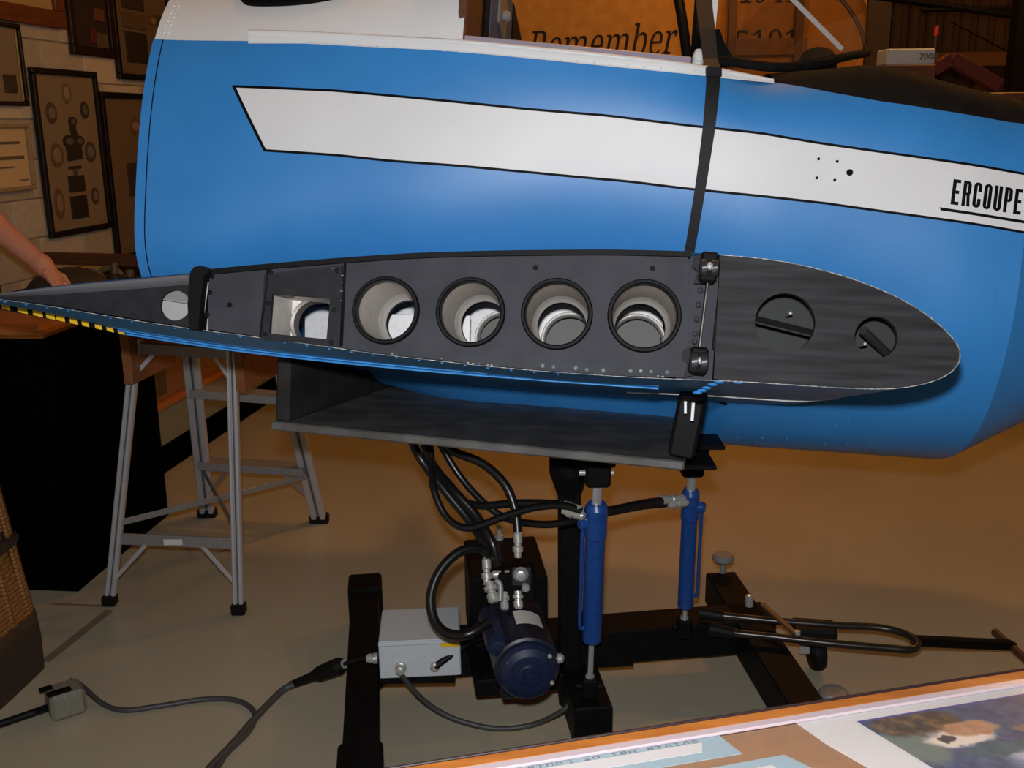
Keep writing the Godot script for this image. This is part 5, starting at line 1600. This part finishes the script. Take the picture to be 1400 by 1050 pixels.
	var bh: float = at.call(1237, 90, -5.75).y
	tag(obj("wooden_crate", box(Vector3(at.call(1237, 90, -5.75).x, (ty + bh) / 2, -5.75), Vector3(0.26, bh - ty, 0.2), 0.004), M.dark_wood), "dark wooden crate on the work table under the pale binder", "crate")
	var bi := thing("white_binder", "pale binder lettered 2008 lying on the dark crate", "binder", Vector3(at.call(1237, 90, -5.75).x, bh, -5.75))
	var bwid: float = at.call(1270, 80, -5.75).x - at.call(1205, 80, -5.75).x
	obj("spine", bx(mb(), Transform3D(Basis(), Vector3(0, 0.042, 0)), Vector3(bwid, 0.084, 0.16), 0.008), mat(c8(170, 180, 190), 0.5), bi)
	var t2 := text_mesh("2008", 0.045, 0.002, false, "Droid Sans", 700)
	inst("lettering", t2, M.ink, bi, Transform3D(Basis(), Vector3(bwid * 0.36, 0.042, 0.081)))
	var rd: Vector3 = at.call(1276, 92, -5.7)
	var ro := thing("marker_rod", "thin rod with a bright red cap standing at the binder's right end", "rod", Vector3(rd.x, ty, -5.7))
	var rh: float = at.call(1276, 35, -5.7).y - ty
	obj("rod", rod(mb(), Vector3.ZERO, Vector3(0, rh - 0.01, 0), 0.006, 8), mat(c8(70, 66, 60), 0.6), ro)
	obj("cap", rod(mb(), Vector3(0, rh - 0.05, 0), Vector3(0, rh, 0), 0.011, 10), mat(c8(220, 30, 20), 0.4), ro)
	var ln := mb()
	var la: Vector3 = at.call(1270, 82, -9.6); var lb: Vector3 = at.call(1420, 82, -9.6)
	bx(ln, Transform3D(Basis(), Vector3((la.x + lb.x) / 2, la.y, -9.75)), Vector3(lb.x - la.x + 0.6, 0.12, 0.4), 0.004)
	tag(obj("wall_ledge", ln, mat(c8(112, 72, 32), 0.7)), "tan wooden ledge along the corrugated wall at the right", "ledge")
	var bl := thing("red_blade_frame", "dark red folded bracket with two arms lying on the table behind the nose", "bracket", Vector3(at.call(1310, 90, -5.7).x, ty, -5.7))
	var ap: Vector3 = at.call(1300, 80, -5.7) - bl.position
	var a1: Vector3 = at.call(1275, 97, -5.7) - bl.position; var a2: Vector3 = at.call(1365, 118, -5.7) - bl.position
	a1.y = maxf(a1.y, 0.02); a2.y = maxf(a2.y, 0.02)
	obj("arm", bar(mb(), ap, a1, 0.06, 0.06), mat(c8(80, 22, 16), 0.6), bl)
	obj("arm", bar(mb(), ap, a2 , 0.06, 0.07), mat(c8(80, 22, 16), 0.6), bl)
	var wi := mb()
	rod(wi, at.call(1190, -6, -7.0), at.call(1420, 26, -7.0), 0.022, 8)
	rod(wi, at.call(1260, 14, -7.0), at.call(1420, 10, -7.0), 0.016, 8)
	rod(wi, at.call(1300, 30, -7.0), at.call(1400, 82, -7.0), 0.005, 6)
	for px in [1190, 1420]:
		var p: Vector3 = at.call(px, -6 if px == 1190 else 18, -7.0)
		rod(wi, Vector3(p.x, 3.95, p.z), p, 0.01, 6)
	tag(obj("pipe_rack", wi, M.black), "black overhead pipes and brace wire before the corrugated wall", "pipes")
	var dkp := box(Vector3(at.call(1393, 100, -6.6).x, 1.2, -6.6), Vector3(0.12, 2.4, 0.12), 0.004)
	tag(obj("dark_post", dkp, M.black), "black upright post at the right edge behind the nose", "post")

# ---------- floor outlet box ----------
func build_floor_things() -> void:
	var fl := G(68, 957, 0.075); var fr := G(117, 942, 0.075); var bl := G(43, 942, 0.075)
	var o := G(84, 972)
	var t := thing("outlet_box", "grubby grey floor outlet box with two sockets beside the basket", "outlet box", o)
	var m := noisy(c8(120, 116, 98), 0.25, 0.04, 8.0, 0.6)
	obj("case", topbox(mb(), fl - o, fr - o, bl - o, 0.074, 0.010), m, t)
	var x := (fr - fl).normalized(); var z := (bl - fl).normalized()
	for k in 3:
		var c := fl.lerp(fr, 0.25 + 0.3 * (k % 2)) + (bl - fl) * (0.28 + 0.42 * (k / 2)) - o
		obj("socket", bx(mb(), Transform3D(Basis(x, Vector3.UP, x.cross(Vector3.UP)), c + Vector3(0, 0.002, 0)), Vector3(0.034, 0.006, 0.024), 0.002), M.black, t)

# ---------- display table in the foreground ----------
func build_display() -> void:
	var h := 0.9
	var a := G(530, 1051, h); var b := G(1400, 915, h)
	var u := (b - a).normalized()
	var v := Vector3(-u.z, 0, u.x)
	if v.z < 0: v = -v          # v points back to the viewer
	var o := a + u * 0.55
	var t := thing("display_table", "low glazed display table with orange wood edge in the right foreground", "table", Vector3(o.x, 0, o.z))
	var bs := Basis(u, Vector3.UP, v)
	if bs.determinant() < 0: bs = Basis(u, Vector3.UP, -v)
	var at := func(s: float, d: float, y: float): return u * s + v * d + Vector3(0, y, 0)
	var B := func(called, s, d, y, size, m, bev = 0.003): return obj(called, bx(mb(), Transform3D(bs, at.call(s, d, y)), size, bev), m, t)
	var ew := 0.020
	B.call("edge_rail", 0.25, ew / 2, h - 0.02, Vector3(2.0, 0.04, ew), M.orange_wood)
	B.call("edge_rail", -0.76, 0.33, h - 0.02, Vector3(ew, 0.04, 0.62), M.orange_wood)
	B.call("edge_rail", 1.24, 0.33, h - 0.02, Vector3(ew, 0.04, 0.62), M.orange_wood)
	B.call("edge_rail", 0.25, 0.65, h - 0.02, Vector3(2.0, 0.04, ew), M.orange_wood)
	B.call("glass_lip", 0.25, ew + 0.006, h + 0.0002, Vector3(1.96, 0.004, 0.011), mat(c8(176, 160, 164), 0.3), 0.001)
	B.call("edge_strip", 0.25, -0.002, h - 0.006, Vector3(2.0, 0.012, 0.004), mat(c8(40, 22, 24), 0.5), 0.001)
	B.call("cabinet", 0.25, 0.33, 0.435, Vector3(1.94, 0.87, 0.60), M.dark_wood)
	B.call("base_board", 0.25, 0.33, h - 0.011, Vector3(1.95, 0.012, 0.61), noisy(c8(150, 106, 68), 0.05, 0.02, 2.0, 0.7))
	B.call("glass_top", 0.25, 0.335, h - 0.0002, Vector3(1.95, 0.003, 0.60), M.glass, 0.0)
	var y0 := h - 0.0049
	var pt := func(px: float, py: float): # pixel on the paper plane, in table coordinates
		var p := G(px, py, y0) - t.position
		return Vector2(p.dot(u), p.dot(v))
	# papers as thin sheets, outlined by their corners
	var sheet := func(parent: Node, called: String, q: Array, y: float, m: Material, th := 0.0012):
		var P := PackedVector2Array()
		for c in q: P.append(c)
		return obj(called, plate(mb(), P, [], y, y + th, Transform3D(Basis(u, v, Vector3.UP), Vector3.ZERO)), m, parent)
	var tp := t.position
	var c1 := pt.call(978, 1003); var c2 := pt.call(1014, 1031)
	var card := thing("caption_card", "typed white caption card on blue-grey mount near the table edge", "card", tp, 0, "")
	var w := 0.42
	var s1: Vector2 = c1; var s2: Vector2 = c2
	var ux := Vector2(-1, 0)
	var mat_blue := mat(c8(146, 166, 174), 0.7)
	sheet.call(card, "mount", [s1, s2, s2 + Vector2(-w - 0.05, 0.004), s1 + Vector2(-w, 0.003)], y0, mat_blue)
	var i1 := s1 + Vector2(-0.022, 0.014); var i2 := s2 + Vector2(-0.040, -0.012)
	sheet.call(card, "paper", [i1, i2, i2 + Vector2(-w + 0.02, 0.002), i1 + Vector2(-w + 0.04, 0.001)], y0 + 0.0013, M.paper, 0.0006)
	var line := func(parent: Node, text: String, at2: Vector2, size: float, m: Material, width: float, y: float):
		var tm := text_mesh(text, size, 0.0003, false, "Droid Sans Mono", 400)
		var k := width / maxf(tm.get_aabb().size.x, 1e-4)
		# read from the other side of the table: text right is -u, text up is +v
		var n := inst("typed_line", tm, m, parent, Transform3D(Basis(-u * k, v * k * 0.42, Vector3.UP), u * at2.x + v * at2.y + Vector3(0, y, 0)))
		return n
	var e1: Vector2 = pt.call(838, 1027)
	var e2: Vector2 = pt.call(826, 1034)
	line.call(card, "presented the Wings, they", e1 + Vector2(-0.02, 0), 0.008, M.ink, 0.25, y0 + 0.0022)
	line.call(card, "Sylvia Hal of Louisville,", e2 + Vector2(-0.02, 0.003), 0.008, M.ink, 0.25, y0 + 0.0022)
	var k1: Vector2 = pt.call(1072, 1033); var k2: Vector2 = pt.call(1112, 1054)
	var card2 := thing("caption_card", "second blue-grey mounted card cut by the lower edge of view", "card", tp)
	sheet.call(card2, "mount", [k1, k2 + Vector2(0.06, 0.10), k2 + Vector2(-0.3, 0.11), k1 + Vector2(-0.25, 0.005)], y0, mat_blue)
	sheet.call(card2, "paper", [k1 + Vector2(-0.022, 0.014), k2 + Vector2(0.01, 0.09), k2 + Vector2(-0.26, 0.1), k1 + Vector2(-0.24, 0.018)], y0 + 0.0013, M.paper, 0.0006)
	# printed page with a picture
	var page := thing("printed_page", "white printed page with a large blue and brown picture under the glass", "page", tp)
	var g1: Vector2 = pt.call(1082, 984); var g2: Vector2 = pt.call(1190, 1052)
	sheet.call(page, "paper", [g1, g1.lerp(g2, 0.5) + Vector2(-0.004, 0.0), g2, g2 + Vector2(0.02, 0.16), g1 + Vector2(0.50, 0.22), g1 + Vector2(0.46, -0.004)], y0, M.paper)
	var p1: Vector2 = pt.call(1171, 988); var p2: Vector2 = pt.call(1275, 1052); var p3: Vector2 = pt.call(1400, 950)
	var du := (p3 - p1).normalized(); var dv := (p2 - p1).normalized()
	var pw := 0.34; var ph := 0.24
	var im := Image.create(340, 240, false, Image.FORMAT_RGB8)
	var nz := FastNoiseLite.new()
	nz.seed = 3
	nz.frequency = 0.02
	var blob := func(x, y, cx, cy, rx, ry): return smoothstep(0.0, 0.55, 1.0 - pow((x - cx) / rx, 2) - pow((y - cy) / ry, 2))
	for yy in 240:
		for x0 in 340:
			var n := nz.get_noise_2d(x0 * 1.5, yy * 1.5) * 0.6 + nz.get_noise_2d(x0 * 4.1, yy * 4.1 + 90) * 0.35
			var x: float = x0 + 7 * nz.get_noise_2d(x0 * 1.8, yy * 1.8 + 300); var y: float = yy + 7 * nz.get_noise_2d(x0 * 1.8 + 300, yy * 1.8)
			var c := c8(34, 54, 88).lerp(c8(66, 88, 118), clampf(0.45 + n * 1.3, 0, 1))
			c = c.lerp(c8(186, 188, 190), 0.85 * smoothstep(76.0, 92.0, y - 0.10 * x + 18 * n) * smoothstep(70.0, 110.0, x))
			c = c.lerp(c8(96, 108, 100), blob.call(x, y, 16, 62, 34, 40))
			c = c.lerp(c8(112, 84, 52).lerp(c8(44, 34, 26), clampf(0.5 + n * 1.8, 0, 1)), blob.call(x, y, 54, 20, 62, 30))
			c = c.lerp(c8(212, 196, 180), blob.call(x, y, 74, 58, 46, 20))
			c = c.lerp(c8(150, 106, 76).lerp(c8(186, 142, 106), clampf(0.5 + n, 0, 1)), blob.call(x, y, 98, 46, 36, 17))
			c = c.lerp(c8(50, 46, 54), blob.call(x, y, 58, 56, 13, 9))
			c = c.lerp(c8(58, 100, 108).lerp(c8(36, 64, 80), clampf(0.5 + n, 0, 1)), blob.call(x, y, 94, 88, 52, 16))
			c = c.lerp(c8(142, 104, 86), 0.8 * blob.call(x, y, 160, 60, 26, 9))
			c = c.lerp(c8(104, 78, 80), 0.8 * blob.call(x, y, 220, 34, 22, 10))
			if yy < 3: c = c8(60, 54, 130)
			im.set_pixel(x0, yy, c)
	var pm := mat(Color.WHITE, 0.4)
	pm.albedo_texture = ImageTexture.create_from_image(im)
	var st := mb()
	flat(st)
	var q := [p1, p1 + du * pw, p1 + du * pw + dv * ph, p1 + dv * ph]
	var uv := [Vector2(0, 0), Vector2(1, 0), Vector2(1, 1), Vector2(0, 1)]
	for i in [0, 1, 2, 0, 2, 3]:
		st.set_uv(uv[i])
		st.add_vertex(u * q[i].x + v * q[i].y + Vector3(0, y0 + 0.0018, 0))
	obj("print", st, pm, page)
	var r1: Vector2 = pt.call(1237, 965)
	line.call(page, "Please do not touch or lean on the display case", r1, 0.006, mat(c8(150, 80, 90), 0.7), 0.125, y0 + 0.0018)
	var r3: Vector2 = pt.call(1360, 945)
	line.call(page, "Women Airforce Service", r3, 0.005, M.ink, 0.09, y0 + 0.0018)

# ---------- visitor ----------
func nets(st: SurfaceTool, bones: Array, cell: float, blend: float) -> void:
	# bones: [a, b, ra, rb]; smooth union of tapered capsules, meshed with surface nets
	var lo := Vector3.INF; var hi := -Vector3.INF
	for b in bones:
		for k in 2:
			var r: Vector3 = Vector3.ONE * (b[2 + k] + blend + cell * 2)
			lo = lo.min(b[k] - r); hi = hi.max(b[k] + r)
	var n := Vector3i(((hi - lo) / cell).ceil()) + Vector3i.ONE
	var val := PackedFloat32Array()
	val.resize(n.x * n.y * n.z)
	val.fill(1.0)
	for b in bones:
		var a: Vector3 = b[0]; var ab: Vector3 = b[1] - b[0]
		var l2 := maxf(ab.length_squared(), 1e-9)
		var R: float = maxf(b[2], b[3]) + blend + cell * 2
		var i0 := Vector3i(((a.min(b[1]) - Vector3.ONE * R - lo) / cell).floor()).clamp(Vector3i.ZERO, n - Vector3i.ONE)
		var i1 := Vector3i(((a.max(b[1]) + Vector3.ONE * R - lo) / cell).ceil()).clamp(Vector3i.ZERO, n - Vector3i.ONE)
		for z in range(i0.z, i1.z + 1):
			for y in range(i0.y, i1.y + 1):
				var base := (z * n.y + y) * n.x
				for x in range(i0.x, i1.x + 1):
					var p := lo + Vector3(x, y, z) * cell
					var t := clampf((p - a).dot(ab) / l2, 0, 1)
					var d: float = p.distance_to(a + ab * t) - lerpf(b[2], b[3], t)
					var o := val[base + x]
					var hh := clampf(0.5 + 0.5 * (o - d) / blend, 0, 1)
					val[base + x] = lerpf(o, d, hh) - blend * hh * (1 - hh)
	var vid := {}
	var at := func(x, y, z): return (z * n.y + y) * n.x + x
	for z in n.z - 1:
		for y in n.y - 1:
			for x in n.x - 1:
				var i: int = (z * n.y + y) * n.x + x
				var m := 0
				for k in 8:
					if val[i + (k & 1) + ((k >> 1) & 1) * n.x + (k >> 2) * n.x * n.y] < 0: m += 1
				if m == 0 or m == 8: continue
				var sum := Vector3.ZERO
				var cnt := 0
				for k in 8:
					for ax in 3:
						if k & (1 << ax): continue
						var k2 := k | (1 << ax)
						var v0 := val[i + (k & 1) + ((k >> 1) & 1) * n.x + (k >> 2) * n.x * n.y]
						var v1 := val[i + (k2 & 1) + ((k2 >> 1) & 1) * n.x + (k2 >> 2) * n.x * n.y]
						if (v0 < 0) != (v1 < 0):
							var f := v0 / (v0 - v1)
							sum += Vector3(k & 1, (k >> 1) & 1, k >> 2).lerp(Vector3(k2 & 1, (k2 >> 1) & 1, k2 >> 2), f)
							cnt += 1
				vid[i] = lo + (Vector3(x, y, z) + sum / cnt) * cell
	smooth(st)
	var step := [1, n.x, n.x * n.y]
	for i in vid:
		for ax in 3:
			var u: int = step[(ax + 1) % 3]; var v: int = step[(ax + 2) % 3]
			var s0: bool = val[i] < 0
			var s1: bool = val[i + step[ax]] < 0
			if s0 == s1: continue
			if not (vid.has(i - u) and vid.has(i - v) and vid.has(i - u - v)): continue
			if s0: quad(st, vid[i], vid[i - v], vid[i - u - v], vid[i - u])
			else: quad(st, vid[i], vid[i - u], vid[i - u - v], vid[i - v])
func build_person() -> void:
	var wr := W(58, 362, 3.60)
	var el := W(-48, 276, 3.66)
	var feet := Vector3(el.x - 0.16, 0, el.z - 0.10)
	var t := thing("person", "person at the left edge reaching a bare forearm down to the skirted table", "person", feet)
	var o := feet
	var sh := o + Vector3(0.13, 1.42, 0.03)
	var rel := func(b: Array): return [b[0] - o, b[1] - o, b[2], b[3]]
	# torso, legs and head, one surface; clothing over it
	var hd := o + Vector3(-0.02, 1.66, 0.05)
	var st := mb()
	var arm := [[sh, el, 0.054, 0.048], [el, el.lerp(wr, 0.35), 0.043, 0.046], [el.lerp(wr, 0.35), wr, 0.046, 0.032]]
	var hand_dir := (W(88, 396, 3.58) - wr).normalized()
	var palm := wr + hand_dir * 0.075
	var sidev := hand_dir.cross(Vector3(0, 0, 1)).normalized()
	var zz := hand_dir.cross(sidev).normalized()
	var body := []
	for b in [[o + Vector3(0, 1.02, 0), o + Vector3(0, 1.36, 0.01), 0.15, 0.15], [o + Vector3(-0.13, 1.4, 0), o + Vector3(0.12, 1.4, 0.02), 0.075, 0.075], [o + Vector3(0, 1.4, 0.01), o + Vector3(-0.01, 1.54, 0.03), 0.055, 0.05],
		[o + Vector3(-0.09, 0.95, 0), o + Vector3(-0.10, 0.5, 0.02), 0.085, 0.06], [o + Vector3(-0.10, 0.5, 0.02), o + Vector3(-0.10, 0.08, 0), 0.058, 0.04], [o + Vector3(-0.10, 0.04, 0), o + Vector3(-0.10, 0.035, 0.16), 0.04, 0.035],
		[o + Vector3(0.09, 0.95, 0), o + Vector3(0.10, 0.5, 0.02), 0.085, 0.06], [o + Vector3(0.10, 0.5, 0.02), o + Vector3(0.10, 0.08, 0), 0.058, 0.04], [o + Vector3(0.10, 0.04, 0), o + Vector3(0.10, 0.035, 0.16), 0.04, 0.035],
		[o + Vector3(-0.17, 1.38, 0), o + Vector3(-0.22, 1.1, 0.02), 0.048, 0.04], [o + Vector3(-0.22, 1.1, 0.02), o + Vector3(-0.21, 0.86, 0.08), 0.04, 0.028]]: body.append(rel.call(b))
	nets(st, body, 0.02, 0.05)
	nets(st, [[hd - o, hd - o + Vector3(0, 0.04, 0), 0.088, 0.09], [hd - o + Vector3(0, -0.07, 0.03), hd - o + Vector3(0, -0.08, 0.05), 0.055, 0.035], [hd - o + Vector3(0, -0.01, 0.09), hd - o + Vector3(0, -0.03, 0.108), 0.012, 0.014], [hd - o + Vector3(0.088, 0, 0), hd - o + Vector3(0.09, 0.02, -0.01), 0.014, 0.018], [hd - o + Vector3(-0.088, 0, 0), hd - o + Vector3(-0.09, 0.02, -0.01), 0.014, 0.018], [hd - o + Vector3(0, -0.06, 0.01), hd - o + Vector3(0, -0.15, -0.01), 0.05, 0.052]], 0.008, 0.012)
	var hb := []
	for b in arm: hb.append(rel.call(b))
	# palm and five fingers resting on the table
	hb.append([wr - o, palm - o + zz * 0.014, 0.028, 0.020])
	hb.append([wr - o, palm - o - zz * 0.016, 0.026, 0.019])
	nets(st, hb, 0.008, 0.02)
	var fg := [[wr - o + hand_dir * 0.03 + zz * 0.012, palm - o + zz * 0.014, 0.018, 0.016], [wr - o + hand_dir * 0.03 - zz * 0.012, palm - o - zz * 0.016, 0.018, 0.015]]
	var lens := [0.074, 0.082, 0.078, 0.062]
	for k in 4:
		var root := palm - o + zz * lerpf(0.030, -0.030, k / 3.0)
		var bend := (hand_dir + Vector3(0, -0.15, 0.05)).normalized()
		var tip := (hand_dir + Vector3(0, -0.7, 0)).normalized()
		var mid: Vector3 = root + bend * lens[k] * 0.55
		fg.append([root - bend * 0.03, root, 0.0105, 0.0095]); fg.append([root, mid, 0.0095, 0.0085]); fg.append([mid, mid + tip * lens[k] * 0.45, 0.0085, 0.007])
	var tr := wr - o + hand_dir * 0.03 + zz * 0.028
	fg.append([tr, tr + (hand_dir * 0.6 + zz * 0.8).normalized() * 0.04, 0.013, 0.0105])
	fg.append([tr + (hand_dir * 0.6 + zz * 0.8).normalized() * 0.04, tr + (hand_dir * 0.6 + zz * 0.8).normalized() * 0.04 + hand_dir * 0.032, 0.0105, 0.008])
	nets(st, fg, 0.004, 0.006)
	obj("body", st, M.skin, t)
	var shirt := mb()
	var sb := []
	for b in [[o + Vector3(0, 1.0, 0), o + Vector3(0, 1.36, 0.01), 0.165, 0.163], [o + Vector3(-0.14, 1.4, 0), o + Vector3(0.13, 1.4, 0.02), 0.085, 0.085], [sh, sh.lerp(el, 0.55), 0.07, 0.066], [o + Vector3(-0.17, 1.38, 0), o + Vector3(-0.2, 1.2, 0.01), 0.07, 0.062]]: sb.append(rel.call(b))
	nets(shirt, sb, 0.02, 0.04)
	obj("shirt", shirt, mat(c8(60, 64, 84), 0.9), t)
	var tr2 := mb()
	var tbs := []
	for s in [-1, 1]:
		tbs.append([Vector3(s * 0.08, 0.97, 0), Vector3(s * 0.10, 0.5, 0.02), 0.105, 0.078]); tbs.append([Vector3(s * 0.10, 0.5, 0.02), Vector3(s * 0.10, 0.1, 0), 0.078, 0.07])
	nets(tr2, tbs, 0.02, 0.04)
	obj("trousers", tr2, mat(c8(40, 42, 52), 0.9), t)
	var shoe := mb()
	for s in [-1, 1]: nets(shoe, [[Vector3(s * 0.10, 0.05, -0.02), Vector3(s * 0.10, 0.045, 0.17), 0.05, 0.042]], 0.012, 0.01)
	obj("shoes", shoe, M.black, t)
	var hair := mb()
	nets(hair, [[hd - o + Vector3(0, 0.035, -0.012), hd - o + Vector3(0, 0.052, -0.008), 0.096, 0.096], [hd - o + Vector3(0, -0.02, -0.04), hd - o + Vector3(0, 0.03, -0.03), 0.078, 0.09]], 0.01, 0.01)
	obj("hair", hair, M.dark_wood, t)
